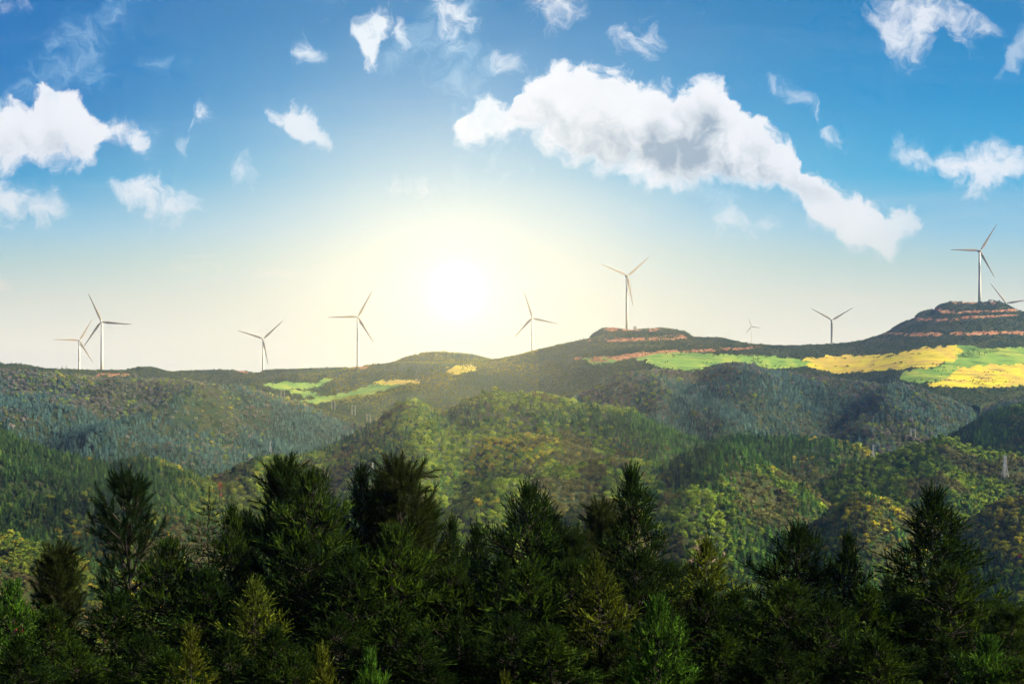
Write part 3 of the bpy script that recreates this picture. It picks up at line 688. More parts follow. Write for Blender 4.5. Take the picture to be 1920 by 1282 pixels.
# ---------------------------------------------------------------- wind turbines
M_TOWER = simple_mat('turbine_paint', (.90, .80, .58), .45, var=.06, scale=.2)
M_BLADE = simple_mat('blade_paint', (.44, .32, .17), .5, var=.1, scale=.3)
M_GLYPH = simple_mat('painted_lettering', (.05, .06, .10), .6)
M_DARK = simple_mat('nacelle_paint', (.40, .37, .32), .5, var=.1)
def blade_mesh():
    # root circle flowing into a tapered, twisted aerofoil 40 m long along +Z; chord along X
    st_ = [(1.2, 1.5, 1.4, 0), (2.6, 1.7, 1.3, 8), (6.5, 3.3, .8, 14), (9, 3.4, .6, 12), (14, 2.8, .45, 8), (22, 2.0, .32, 4), (30, 1.4, .22, 2), (37, .85, .13, 0), (39.6, .4, .06, 0), (40, .08, .03, 0)]
    n = 12; v, f = [], []
    for (z_, ch, th, tw) in st_:
        ct, s_ = math.cos(R(tw)), math.sin(R(tw))
        for k in range(n):
            a = 2*math.pi*k/n
            xx = ch*.5*math.cos(a) + (ch - 1.5)*.22*(1 if z_ > 2 else 0); yy = th*.5*math.sin(a)*(1 if z_ < 2 else (.6 + .4*math.cos(a)) + .2)
            v.append((xx*ct - yy*s_, xx*s_ + yy*ct, z_))
    for i in range(len(st_)-1):
        for k in range(n): f.append((i*n+k, i*n+(k+1) % n, (i+1)*n+(k+1) % n, (i+1)*n+k))
    f.append(tuple(range(n-1, -1, -1))); f.append(tuple((len(st_)-1)*n+k for k in range(n)))
    b = MB(); b.v = v; b.f = f; return b
BL = None
def fit(vecs):
    best = None
    for ps in range(0, 240):
        th0 = ps*math.pi/360
        for yw in range(0, 66, 6):
            c = math.cos(R(yw)); pts = []
            for k in range(3):
                th = th0 + k*2.0944; pts.append((math.cos(th)*c, math.sin(th)))
            for Rr in range(12, 70):
                e = 0
                for (vx, vy) in vecs: e += min((vx - Rr*p[0])**2 + (vy - Rr*p[1])**2 for p in pts)
                e += (yw/30)**2*2
                if best is None or e < best[0]: best = (e, th0, yw, Rr)
    return best
def turbine(hub, tips, label, D=None, yaw=None, phase=None, RR=None, lettering=False, slim=1.0):
    global BL
    if RR is None:
        _, phase, yaw, RR = fit([(a-hub[0], hub[1]-b) for a, b in tips])
    k = 1.0
    if D is None: D = 40*FX/RR
    else: k = RR*D/FX/40
    hx, hz = wx(hub[0], D), wz(hub[1], D); gz = ground(hub[0], D) - .3
    rt = empty('wind_turbine', (hx, D, gz)); tag(rt, label, 'wind turbine', 'white three-bladed wind turbines along the skyline')
    H = hz - gz
    tw = MB(); tw.tube([(0, 2.6*k, 0), (0, 2.6*k, H*.35), (0, 2.6*k, H*.7), (0, 2.6*k, H-1.4*k)], [2.1*k, 1.85*k, 1.55*k, 1.2*k], 20)
    o = tw.build('tower', M_TOWER, rt, smooth=True)
    fl = MB(); fl.tube([(0, 2.6*k, 0), (0, 2.6*k, .5)], 2.6*k, 20); fl.build('base_flange', M_DARK, rt)
    if lettering:
        for j in range(5):
            zz = H - (17 + j*3.6)*k; lm = MB(); r0 = 1.62*k
            for (dx, dz, w_, h_) in ((0, .9, 1.5, .4), (-.1, 0, 1.9, .4), (.05, -.9, 1.3, .4), (0, 0, .4, 2.2), (.6, .3, .35, 1.0)):
                yb = 2.6*k - math.sqrt(max(r0*r0 - (abs(dx)*k*.6)**2, .01)) - .03
                lm.box((dx*k*.8 - .25*k, yb - .02, zz + dz*k), (w_*k*.75, .25, h_*k))
            lm.build('lettering', M_GLYPH, o)
    nb = MB(); nb.tube([(0, 1.0*k, H), (0, 1.6*k, H), (0, 6.2*k, H+.15*k), (0, 7.4*k, H+.2*k)], [1.25*k, 1.6*k, 1.65*k, 1.0*k], 10)
    nc_ = nb.build('nacelle', M_DARK, rt); nc_.rotation_euler = (0, 0, 0)
    hbm = MB(); hbm.tube([(0, 1.1*k, H), (0, 0, H), (0, -.9*k, H), (0, -1.5*k, H)], [1.45*k, 1.4*k, .95*k, .2*k], 12); hbm.build('hub', M_TOWER, rt, smooth=True)
    if BL is None:
        b0 = blade_mesh().build('blade', M_BLADE, rt, smooth=True); BL = b0; first = True
    else: first = False
    for j in range(3):
        th = phase + j*2.0944
        if first and j == 0: b = BL
        else:
            b = BL.copy(); COL.objects.link(b); b.parent = rt
        b.location = (0, 0, H); b.scale = (k*slim, k*slim, k); b.rotation_euler = (0, math.pi/2 - th, 0)
    # turn the whole machine about its tower (which stands 2.6 m behind the rotor)
    if yaw:
        rt.rotation_euler = (0, 0, R(yaw))
    return rt
turbine((149,638), [(166,596),(101,640),(165,680)], 'slim turbine leftmost on the skyline with dark lettering down its tower', lettering=True)
turbine((190,603), [(168,548),(252,609),(162,647)], 'tall turbine second from the left edge with one blade nearly level to the right')
turbine((493,635), [(446,621),(531,603),(503,686)], 'turbine in the notch beside the flat-topped wooded knoll, two blades in a V')
turbine((671,594), [(696,543),(614,594),(698,641)], 'tall turbine just left of the bright sun with one blade level to the left', lettering=True)
turbine((998,596), [(983,547),(1046,605),(963,631)], 'turbine just right of the bright sun rising from the saddle between two hills')
turbine((1177,517), [(1122,499),(1214,480),(1182,574)], 'tall turbine on the bare earth summit platform of the round central hill')
turbine((1409,612), [(1404,596),(1427,614),(1396,628)], 'smallest and farthest turbine seen low behind the right slope of the central hill', D=2400)
turbine((1560,600), [(1519,579),(1600,578),(1560,646)], 'turbine with two blades in a wide V above the dip left of the terraced hill')
turbine((1838,470), [(1868,423),(1779,470),(1864,521)], 'highest turbine standing on top of the terraced hill at the right', lettering=True)
turbine((1886,568), [(1855,530),(1934,562),(1868,612)], 'turbine mostly hidden behind the terraced hill, only two blades showing above it')

# small transformer cabins beside three turbines
M_CONC = simple_mat('pale_concrete', (.55, .52, .42), .8, var=.12, scale=1.5); M_ROOF = simple_mat('cabin_roof', (.32, .30, .27), .7); M_DOOR = simple_mat('cabin_door', (.18, .20, .17), .6)
def cabin(px_, py_, D, w, h, label):
    g = ground(px_, D); rt = empty('transformer_cabin', (wx(px_, D), D, g - .1), R(12)); tag(rt, label, 'cabin', 'transformer cabins beside the turbines')
    b = MB(); b.box((0, 0, h/2), (w, w*.8, h)); b.build('wall', M_CONC, rt)
    b = MB(); b.box((0, 0, h + .15), (w + .5, w*.8 + .5, .3)); b.build('roof', M_ROOF, rt)
    b = MB(); b.box((-w*.15, -w*.4 - .03, h*.42), (w*.35, .08, h*.8)); b.build('door', M_DOOR, rt)
cabin(1191, 611, 1826, 4.0, 4.6, 'small pale cabin on the central hilltop platform next to the turbine foot')
cabin(1857, 563, 1824, 4.2, 4.2, 'small pale cabin on the terraced hilltop right of the highest turbine')
cabin(677, 687, 1826, 3.4, 3.6, 'tiny pale cabin at the foot of the turbine left of the sun')

# ---------------------------------------------------------------- pylons and power poles
M_STEEL = simple_mat('galvanised_steel', (.50, .50, .50), .45, .3, var=.15)
M_POLE = simple_mat('concrete_pole', (.62, .58, .50), .7, var=.12)
def pylon(px_, pyb, pyt, label, wbase=.24, arms=1):
    x0, y0, z0 = hit(px_, pyb); H = (pyb - pyt)/FX*y0
    rt = empty('lattice_pylon', (x0, y0, z0 - .4), R(20)); tag(rt, label, 'pylon', 'lattice pylons on the wooded hills')
    wb = H*wbase/2; wtp = H*.035; r_ = max(.03, H*.0045)
    prof = [(0, wb), (.55, wb*.42), (1.0, wtp)]
    W = lambda s_: np.interp(s_, [p[0] for p in prof], [p[1] for p in prof])
    m_ = MB(); lv = np.linspace(0, .97, 9)
    for sx, sy in ((1, 1), (1, -1), (-1, 1), (-1, -1)):
        m_.tube([(sx*W(s_), sy*W(s_), s_*H) for s_ in (0, .3, .55, .8, 1)], r_*1.5, 4)
    for i in range(8):
        a, b = lv[i], lv[i+1]; wa, wbb = W(a), W(b)
        for (ux, uy) in ((1, 0), (0, 1), (-1, 0), (0, -1)):
            p1 = (ux*wa - uy*wa, uy*wa + ux*wa); p2 = (ux*wbb + uy*wbb, uy*wbb - ux*wbb)
            q1 = (ux*wa + uy*wa, uy*wa - ux*wa); q2 = (ux*wbb - uy*wbb, uy*wbb + ux*wbb)
            m_.tube([(*p1, a*H), (*p2, b*H)], r_, 3, False); m_.tube([(*q1, a*H), (*q2, b*H)], r_, 3, False); m_.tube([(*q1, a*H), (*p1, a*H)], r_, 3, False)
    m_.build('lattice_mast', M_STEEL, rt)
    for j in range(arms):
        zz = H*(.9 - .16*j); L_ = H*.085*(1 + .25*j)
        a_m = MB()
        for s_ in (-1, 1):
            a_m.tube([(0, -.1, zz), (s_*L_, 0, zz + H*.01)], r_, 4); a_m.tube([(0, .1, zz + H*.045), (s_*L_, 0, zz + H*.01)], r_*.8, 4)
        a_m.build('cross_arm', M_STEEL, rt)
    return rt
pylon(1884, 899, 853, 'tall white lattice pylon on the dark wooded slope near the right edge', arms=2)
pylon(1637, 862, 833, 'small pale lattice pylon on the ridge crest left of the pointed wooded hill', .2)
pylon(507, 849, 828, 'faint grey lattice pylon poking above the orange knoll on the left', .2)
def hpole(px_, pyb, pyt, gap, label):
    x0, y0, z0 = hit(px_, pyb); H = (pyb - pyt)/FX*y0; g = gap/FX*y0
    rt = empty('power_pole', (x0, y0, z0 - .3)); tag(rt, label, 'power pole', 'twin concrete power poles crossing the valley')
    for s_ in (-1, 1):
        m_ = MB(); m_.tube([(s_*g/2, 0, -1.0), (s_*g/2, 0, H)], [.3, .2], 8); m_.build('post', M_POLE, rt)
    m_ = MB(); m_.box((0, -.25, H - .9), (g*1.5, .16, .2)); m_.build('cross_arm', M_POLE, rt)
hpole(530, 746, 731, 6, 'twin pale poles standing at the left end of the green meadow')
hpole(625, 768, 752, 6, 'twin pale poles below the long green meadow in the valley head')
hpole(663, 779, 760, 6, 'twin pale poles at the top of the sunlit track in the valley')
hpole(691, 796, 776, 6, 'twin pale poles right beside the wooded central ridge')
hpole(1712, 822, 803, 8, 'twin white poles behind the crest left of the pointed wooded hill')
def spole(px_, pyb, pyt, label):
    x0, y0, z0 = hit(px_, pyb); H = (pyb - pyt)/FX*y0
    rt = empty('power_pole', (x0, y0, z0 - .3)); tag(rt, label, 'power pole')
    m_ = MB(); m_.tube([(0, 0, -.5), (0, 0, H)], [.28, .2], 8); m_.build('post', M_POLE, rt)
    m_ = MB(); m_.box((0, -.3, H*.55), (2.6, .15, .18)); m_.build('cross_arm', M_POLE, rt)
    m_ = MB(); m_.box((0, -.3, H*.95), (1.4, .15, .18)); m_.build('cross_arm', M_POLE, rt)
spole(699, 892, 866, 'single white pole with crossarm on the hill behind the tall foreground conifers')

# ---------------------------------------------------------------- foreground conifers
M_NEEDLE = leaf_mat('conifer_needles', 'GEOMETRY', trans=.30, rnd=.22, rough=.55)
M_BARK = simple_mat('bark', (.028, .018, .011), .9, var=.45, scale=6)

def frames(d, rng, roll=None):
    """rotation matrices whose X axis is d"""
    d = d/np.linalg.norm(d, axis=1, keepdims=True)
    r = rng.normal(size=d.shape) if roll is None else roll
    b = np.cross(d, r); b /= np.linalg.norm(b, axis=1, keepdims=True) + 1e-9
    c = np.cross(d, b)
    return np.stack([d, b, c], 2)            # columns

def needle_template(n, rng, ang=(22, 48), ln=.30, wd=.035, back=0.0):
    """a shoot one unit long along X, set with n pointed needles"""
    s = np.linspace(.02 - back, 1, n); ph = np.arange(n)*2.39996 + rng.uniform(0, .6, n)
    a = np.radians(rng.uniform(*ang, n))*(1 - .55*np.clip(s, 0, 1)**3)
    rad = np.stack([np.zeros(n), np.cos(ph), np.sin(ph)], 1)
    dr = np.cos(a)[:, None]*np.array([1, 0, 0]) + np.sin(a)[:, None]*rad
    L = ln*rng.uniform(.8, 1.2, n)*(1 - .25*np.clip(s, 0, 1))
    p = np.stack([s, 0*s, 0*s], 1)
    tan = np.cross(dr, rad + rng.normal(size=(n, 3))*.3); tan /= np.linalg.norm(tan, axis=1, keepdims=True) + 1e-9
    v = np.stack([p - tan*wd/2, p + tan*wd/2, p + dr*L[:, None]], 1)
    return v                                   # (n,3,3)

class Crown:
    def __init__(s): s.tv, s.tc = [], []
    def put(s, tmpl, pos, dirs, length, rng, col, colvar=.25):
        """place the shoot template at every pos, along dirs, scaled to length"""
        M = frames(dirs, rng); k = len(tmpl)
        v = np.einsum('nij,kvj->nkvi', M, tmpl)*length[:, None, None, None] + pos[:, None, None, :]
        s.tv.append(v.reshape(-1, 3))
        c = np.repeat(col*rng.uniform(1-colvar, 1+colvar, (len(pos), 1)), k*3, 0)
        s.tc.append(c)
    def mesh(s, name):
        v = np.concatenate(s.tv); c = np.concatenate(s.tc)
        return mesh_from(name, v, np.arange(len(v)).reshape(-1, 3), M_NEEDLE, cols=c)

def curve(p0, d0, L, bend, n=7):
    """points and directions of a branch that bends toward vertical by `bend`"""
    pts, ds = [p0], []
    d = d0.copy()
    for i in range(n-1):
        ds.append(d/np.linalg.norm(d)); pts.append(pts[-1] + ds[-1]*L/(n-1))
        d = d/np.linalg.norm(d) + np.array([0, 0, bend/(n-1)])
    ds.append(d/np.linalg.norm(d))
    return np.array(pts), np.array(ds)

def cedar(seed, H=10.0, rad=1.5, top_pow=.75, n=120, e_lo=-8, e_hi=55, whorl=0, bend=.55, spray=.40, col=(.03, .055, .012), open_=0.0, stiff=False, leader=.7, full=3.0, clump=.34, per_clump=6, up=.5):
    """soft conifer with roped sprays of needles (cedar), or whorled stiff tiers (fir)"""
    rng = np.random.default_rng(seed); C = Crown(); T = MB()
    tm = [needle_template(10, rng, (10, 24), .34, .115) for _ in range(3)]
    tmL = needle_template(34, rng, (16, 34), .10, .018)
    lean = rng.normal(size=2)*.012*H
    ax = lambda z: np.array([lean[0]*(z/H)**2 + .03*math.sin(z*1.3+seed), lean[1]*(z/H)**2 + .03*math.cos(z*1.1), z])
    T.tube([ax(z) for z in np.linspace(0, H*.985, 12)], [max(.012, .10*(1-i/11.3)) for i in range(12)], 7)
    col = np.array(col); P, D_, Ls, Cc = [], [], [], []
    zs = .972 - .92*np.linspace(.005, 1, n)**1.15
    if whorl: zs = np.repeat(.97 - .9*np.linspace(0, 1, n//whorl)**1.1, whorl)
    gap = rng.random(n) < open_
    lump = 1 + .30*np.sin(np.arange(n)*.19 + seed)       # irregular outline
    az = 0
    for i, tz in enumerate(zs):
        if gap[i] : continue
        az += 2.39996 if not whorl else 2*math.pi/whorl + (.5 if i % whorl == 0 else 0) + rng.normal()*.15
        z = tz*H + rng.normal()*.02*H/7*(0 if whorl else 1)
        L = rad*min(1, ((1-tz)*H/full)**top_pow)*rng.uniform(.72, 1.15)*lump[i] + .05
        el = R(e_lo + (e_hi-e_lo)*np.exp(-(1-tz)*H/2.2)*1.05 + rng.normal()*7)
        d0 = np.array([math.cos(az)*math.cos(el), math.sin(az)*math.cos(el), math.sin(el)])
        pts, ds = curve(ax(z), d0, L, bend*rng.uniform(.6, 1.3))
        T.tube([pts[j] for j in (0, 2, 4, 6)], [.020*L + .006, .014*L+.005, .008*L+.004, .003], 3, False)
        ncl = max(2, int(L/clump))
        for q in range(ncl):
            f = .22 + .78*(q + .2 + .8*rng.random())/ncl
            j = min(5, int(f*6)); u = f*6 - j
            p = pts[j]*(1-u) + pts[j+1]*u; d = ds[j]
            side = np.cross(d, (0, 0, 1)); side /= np.linalg.norm(side) + 1e-9
            if q < ncl - 1: p = p + side*rng.choice((-1, 1))*rng.uniform(.1, .45)*L*(1.1-f)
            shade_ = rng.uniform(.7, 1.3)
            near_top = min(1.0, .42 + (1-tz)*H/3.6)
            for w in range(per_clump if near_top > .8 else per_clump - 2):
                rv = rng.normal(size=3); rv /= np.linalg.norm(rv)
                if stiff: rv[2] *= .35
                dd = d*.75 + rv*.85 + np.array([0, 0, up])
                dd /= np.linalg.norm(dd)
                P.append(p + dd*.04); D_.append(dd); Ls.append(spray*near_top*rng.uniform(.7, 1.25))
                Cc.append(col*shade_*(np.array([3.2, 2.9, 1.8]) if (f > .6 and w % 2 == 0) else (.9 if f > .5 else .5)))  # pale new growth; lit tips and shaded insides also put into the colour
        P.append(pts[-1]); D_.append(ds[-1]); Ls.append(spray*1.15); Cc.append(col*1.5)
        depth_ = (1-tz)*H
        if depth_ < 4.0 and not stiff:          # upright spear shoots round the top
            for w in range(2 if depth_ < 2.2 else 1):
                dd = ds[-1]*rng.uniform(.2, .5) + np.array([rng.normal()*.12, rng.normal()*.12, 1.0]); dd /= np.linalg.norm(dd)
                q0 = pts[-1] - dd*.05 - ds[-1]*.1*w; m2 = 2 if depth_ < 2.5 else 1
                for g in range(m2 + 1):
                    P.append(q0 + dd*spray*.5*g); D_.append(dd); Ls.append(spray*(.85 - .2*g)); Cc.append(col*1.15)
    # leader shoots
    tip = ax(H*.985)
    for k_ in range(12):
        P.append(ax(H*(1 - .012*k_)) - np.array([0, 0, .02])); dd = np.array([rng.normal()*.22, rng.normal()*.22, 1.0]) if k_ else np.array([0, 0, 1.0])
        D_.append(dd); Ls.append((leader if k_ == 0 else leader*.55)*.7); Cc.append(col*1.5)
    P, D_, Ls, Cc = map(np.array, (P, D_, Ls, Cc))
    pick = rng.integers(0, 3, len(P))
    for k_ in range(3):
        m_ = pick == k_
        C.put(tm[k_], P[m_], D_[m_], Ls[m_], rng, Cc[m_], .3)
    return C, T, H

def pine(seed, H=10.0, rad=1.3, whorls=11, per=5, col=(.035, .055, .012), needle=.16, dense=1.0, topbrush=.8, z0=.3, droop=0.0, full=2.2):
    """long-needled pine: whorled limbs that turn up into bottle-brush shoots"""
    rng = np.random.default_rng(seed); C = Crown(); T = MB()
    tm = [needle_template(int(56*dense), rng, (24, 58), .52, .032, .1) for _ in range(2)]
    ax = lambda z: np.array([.06*math.sin(z*.9+seed), .06*math.cos(z*.7+seed), z])
    T.tube([ax(z) for z in np.linspace(0, H*.98, 12)], [max(.018, .11*(1-i/11.6)) for i in range(12)], 8)
    col = np.array(col); P, D_, Ls = [], [], []
    def brush(p, d, L):
        k_ = max(1, int(round(L/.26)))
        for q in range(k_):
            P.append(p + d*L*q/k_); D_.append(d + rng.normal(size=3)*.06); Ls.append(needle/.52*rng.uniform(.9, 1.15))
    zs = z0 + (.955 - z0)*np.linspace(0, 1, whorls)**.85
    for wi, tz in enumerate(zs):
        kk = per + rng.integers(-1, 2); a0 = rng.uniform(0, 6.28)
        for b in range(kk):
            az = a0 + 2*math.pi*b/kk + rng.normal()*.25
            L = rad*(min(1, ((1-tz)*H/full)**.6)*rng.uniform(.6, 1.12)) + .10
            el = R(8 + 42*tz**2 - droop + rng.normal()*9)
            d0 = np.array([math.cos(az)*math.cos(el), math.sin(az)*math.cos(el), math.sin(el)])
            pts, ds = curve(ax(tz*H + rng.normal()*.03), d0, L, rng.uniform(.7, 1.5))
            T.tube([pts[j] for j in (0, 2, 4, 6)], [.030*L+.010, .022*L+.008, .014*L+.006, .006], 5, False)
            brush(pts[-1] - ds[-1]*.10, ds[-1], rng.uniform(.22, .5)*(.8 + .4*tz))
            for q in range(int(2 + L*4)):
                f = rng.uniform(.35, .98); j = min(5, int(f*6)); u = f*6-j
                p = pts[j]*(1-u) + pts[j+1]*u; d = ds[j] + np.cross(ds[j], rng.normal(size=3))*.8; d[2] += .45; d /= np.linalg.norm(d)
                tl = rng.uniform(.08, .28)
                T.tube([p, p + d*tl], [.008, .005], 3, False)
                brush(p + d*tl*.6, d, rng.uniform(.14, .34))
    brush(ax(H) - np.array([0, 0, topbrush]), np.array([0, 0, 1.0]), topbrush)
    for k_ in range(4):
        d = np.array([rng.normal()*.5, rng.normal()*.5, 1.0]); d /= np.linalg.norm(d)
        brush(ax(H*.97) - np.array([0, 0, topbrush*.6]), d, topbrush*.7)
    P, D_, Ls = map(np.array, (P, D_, Ls)); pick = rng.integers(0, 2, len(P))
    for k_ in range(2):
        m_ = pick == k_
        C.put(tm[k_], P[m_], D_[m_], Ls[m_], rng, np.tile(col, (m_.sum(), 1)), .3)
    return C, T, H

DK = (.011, .023, .004); MD = (.020, .038, .005); YG = (.060, .072, .008); BG = (.032, .075, .010)
KINDS = {
 'cedarA': (cedar, dict(seed=1, rad=1.45, n=215, top_pow=1.0, full=4.2, col=DK)), 'cedarB': (cedar, dict(seed=2, rad=1.7, n=225, top_pow=.85, full=3.2, col=DK, e_hi=62)),
 'cedarC': (cedar, dict(seed=3, rad=1.15, n=235, top_pow=1.0, full=3.6, col=MD, open_=.12)), 'cedarD': (cedar, dict(seed=4, rad=1.6, n=235, top_pow=.8, full=2.8, col=MD, e_hi=70, leader=.7)),
 'cedarE': (cedar, dict(seed=5, rad=1.25, n=190, top_pow=1.05, full=4.2, col=DK, open_=.2, leader=.7)),
 'young': (cedar, dict(seed=6, H=7.5, rad=1.1, n=150, top_pow=.7, full=2.2, col=BG, e_lo=10, e_hi=72)), 'yellow': (cedar, dict(seed=7, H=7.5, rad=.8, n=90, top_pow=.8, full=2.4, col=YG, e_lo=10, e_hi=60, open_=.2)),
 'cedarY': (cedar, dict(seed=8, rad=1.5, n=205, top_pow=.95, full=3.8, col=(.052, .070, .009), e_hi=62, open_=.1)),
 'fir': (cedar, dict(seed=9, rad=1.45, n=200, whorl=6, top_pow=.95, full=3.4, e_lo=-14, e_hi=24, bend=.25, col=DK, spray=.22, stiff=True)),
 'pineA': (pine, dict(seed=21, rad=1.7, whorls=8, per=6, col=DK, needle=.26, z0=.52, topbrush=.3, full=1.7, dense=1.1)), 'pineB': (pine, dict(seed=22, rad=.85, whorls=13, per=5, col=DK, needle=.34, topbrush=1.2, dense=1.3, full=2.8)),
 'pineC': (pine, dict(seed=23, rad=1.15, whorls=11, per=5, col=(.03, .04, .008), needle=.36, topbrush=1.0, dense=1.3)), 'pineD': (pine, dict(seed=24, rad=1.0, whorls=12, per=5, col=MD, needle=.32, topbrush=.8)),
}
PROTO = {}
NAME = {'fir': 'fir_tree', 'young': 'cedar_sapling', 'yellow': 'cedar_sapling'}
def conifer(kind, tx, ty, D, wpx, label, group=None, rz=None):
    """tree whose tip stands in direction (tx, ty) at distance D, about wpx wide at its widest"""
    D = D*1.72
    base = 'pine_tree' if kind.startswith('pine') else NAME.get(kind, 'cedar_tree')
    first = kind not in PROTO
    if first:
        fn, kw = KINDS[kind]; C, T, H = fn(**kw)
        rt = empty(base); T.build('trunk', M_BARK, rt)
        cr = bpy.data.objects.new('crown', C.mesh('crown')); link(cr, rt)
        PROTO[kind] = (rt, H, kw['rad'])
    else:
        rt = copy_tree(PROTO[kind][0])
    H, rad = PROTO[kind][1:]
    gz = ground(tx, D) - .1; zt = wz(ty, D)
    rt.location = (wx(tx, D), D, gz)
    sxy = wpx/FX*D/(2.15*rad); sz = (zt - gz)/(H*1.03)
    rt.scale = (sxy, sxy, sz)
    rt.rotation_euler = (0, 0, rz if rz is not None else random.uniform(0, 6.28))
    for k in ('label', 'category', 'group'):
        if k in rt: del rt[k]
    tag(rt, label, 'conifer' if base != 'pine_tree' else 'pine tree', group)
    return rt
T_ = conifer
# skyline of the front trees, left to right
T_('young', 22, 1098, 26, 130, 'dark bushy cedar cut by the left edge of the view')
T_('pineC', 110, 1030, 31, 105, 'small tufted pine standing second from the left edge below the open-crowned pine')
T_('pineA', 242, 903, 34, 175, 'tall open-crowned pine at the left with bare trunk showing between limbs', rz=.6)
T_('fir', 390, 922, 33, 160, 'dark fir with stiff level tiers and a spike tip, right of the open-crowned pine')
T_('cedarC', 428, 938, 30, 90, 'slender cedar with a thin leaning tip directly right of the tiered fir')
T_('pineB', 461, 968, 33, 62, 'short pine with a single brush tuft between slender cedar and tall column pine')
T_('pineB', 527, 868, 31, 120, 'tall column-topped pine with one thick dark brush as its tip')
T_('cedarD', 583, 880, 29, 185, 'broad dark cedar right of the column-topped pine, several upright tips')
T_('cedarE', 677, 864, 30, 130, 'tall narrow dark cedar with spear-like tips left of the tufted golden pine')
T_('cedarC', 704, 884, 31, 110, 'cedar with thin upright tips squeezed against the tufted golden pine')
T_('pineC', 748, 874, 30, 150, 'pine with three fat brush tufts edged in gold near the centre left')
T_('pineD', 800, 950, 31, 80, 'low pine leaning right of the gold-edged tufted pine')
T_('cedarD', 738, 985, 27, 190, 'full cedar in front of the gold-edged tufted pine')
T_('cedarE', 848, 962, 31, 95, 'cedar with a slim forked tip right of the gap in the tree line')
T_('cedarA', 890, 978, 32, 120, 'cedar with a rounded yellowish top just left of the central pointed cedar')
T_('cedarB', 985, 905, 29, 185, 'pointed cedar at the centre with red-brown inner twigs showing')
T_('pineB', 1024, 962, 32, 75, 'narrow dark pine tuft touching the right side of the central pointed cedar')
T_('pineC', 1129, 950, 33, 90, 'pine with a single fan-shaped tuft left of the tallest right-centre cedar')
T_('pineD', 1072, 998, 32, 80, 'small pine with paired tufts left of the fan-tufted pine')
T_('cedarA', 1192, 866, 29, 150, 'tall dense cedar with a fine spire, right of the fan-tufted pine')
T_('cedarC', 1268, 1048, 31, 110, 'low dark cedar in the dip right of the tall spired cedar')
T_('cedarY', 1316, 1005, 28, 175, 'yellow-green cedar with open top standing before the pink landslip')
T_('cedarB', 1490, 980, 29, 200, 'broad dark cedar with a round airy top and visible trunk')
T_('cedarE', 1590, 990, 28, 120, 'slender cedar with upswept shoots between two broad dark cedars')
T_('pineD', 1676, 1085, 33, 70, 'small yellowish pine behind the gap left of the great right-hand spire cedar')
T_('cedarA', 1757, 908, 28, 220, 'largest spire-shaped cedar at the right with layered ragged sides', rz=2.0)
T_('pineD', 1892, 1140, 24, 110, 'dark shaggy pine at the right edge in front of a bright yellow-green thicket')
# second tier, in front
T_('cedarA', 205, 1110, 27, 210, 'dark cedar filling the space below the open-crowned pine')
T_('cedarD', 310, 1010, 29, 170, 'dense cedar below and right of the open-crowned pine')
T_('cedarC', 95, 1130, 24, 140, 'dark cedar under the small tufted pine on the left')
T_('cedarY', 482, 1082, 25, 150, 'lighter cedar with a feathery top below the column-topped pine')
T_('cedarA', 400, 1060, 27, 190, 'dark cedar mass under the tiered fir')
T_('cedarB', 585, 1010, 27, 210, 'dark cedar mass under the broad several-tipped cedar')
T_('cedarA', 660, 1020, 26, 190, 'dark cedar below the spear-tipped narrow cedar')
T_('cedarD', 850, 1060, 27, 180, 'dark cedar below the slim forked tip right of centre gap')
T_('cedarE', 860, 1150, 23, 130, 'upright slim cedar low in the dark trees left of centre')
T_('cedarA', 930, 1040, 27, 170, 'dark cedar below left of the central pointed cedar')
T_('cedarC', 990, 1050, 24, 180, 'leafy cedar in front of the central pointed cedar')
T_('cedarD', 1080, 1050, 27, 160, 'dark cedar below the small pine with paired tufts')
T_('cedarY', 1130, 1040, 24, 170, 'cedar with reddish trunk and bright tips in front of the fan-tufted pine')
T_('cedarB', 1195, 1030, 26, 200, 'dense cedar in front of the tall spired cedar')
T_('young', 1237, 1128, 21, 125, 'bright green young cedar, the lightest tree low right of centre')
T_('cedarA', 1390, 1100, 27, 170, 'dark cedar between yellow-green cedar and the round airy-topped cedar')
T_('cedarD', 1470, 1090, 25, 220, 'dark cedar mass below the round airy-topped cedar')
T_('cedarC', 1620, 1090, 26, 150, 'green cedar with drooping sprays below the slender upswept cedar')
T_('cedarB', 1560, 1120, 24, 190, 'dark cedar before the slender upswept cedar')
T_('cedarA', 1690, 1120, 26, 180, 'dark cedar at the left foot of the great spire cedar')
T_('cedarD', 1790, 1060, 26, 230, 'broad dark cedar at the right foot of the great spire cedar')
T_('cedarA', 1330, 1090, 25, 190, 'dark cedar at the foot of the yellow-green cedar')
T_('yellow', 604, 1210, 19, 75, 'pale yellow-green cedar sapling at the bottom, below the broad dark cedar')
T_('young', 696, 1226, 19, 70, 'small dull green bushy cedar at the bottom right of the yellow sapling')
T_('yellow', 362, 1175, 20, 75, 'thin olive cedar sapling near the bottom left')
T_('yellow', 950, 1262, 19, 60, 'tiny spiky cedar sapling top at the bottom centre')
T_('young', 1850, 1200, 22, 130, 'dark young cedar low beside the right-edge pine')
FILL = [(40,1190),(150,1210),(262,1190),(330,1215),(430,1180),(520,1170),(560,1225),(640,1150),(735,1130),(790,1170),(815,1235),(905,1195),(965,1150),(1040,1165),(1090,1210),(1150,1180),(1180,1250),(1290,1215),(1345,1180),(1405,1205),(1465,1190),(1520,1225),(1590,1200),(1650,1185),(1715,1210),(1775,1190),(1910,1235),(225,1250),(480,1250),(1000,1240),(1390,1250),(1640,1250),(90,1250)]
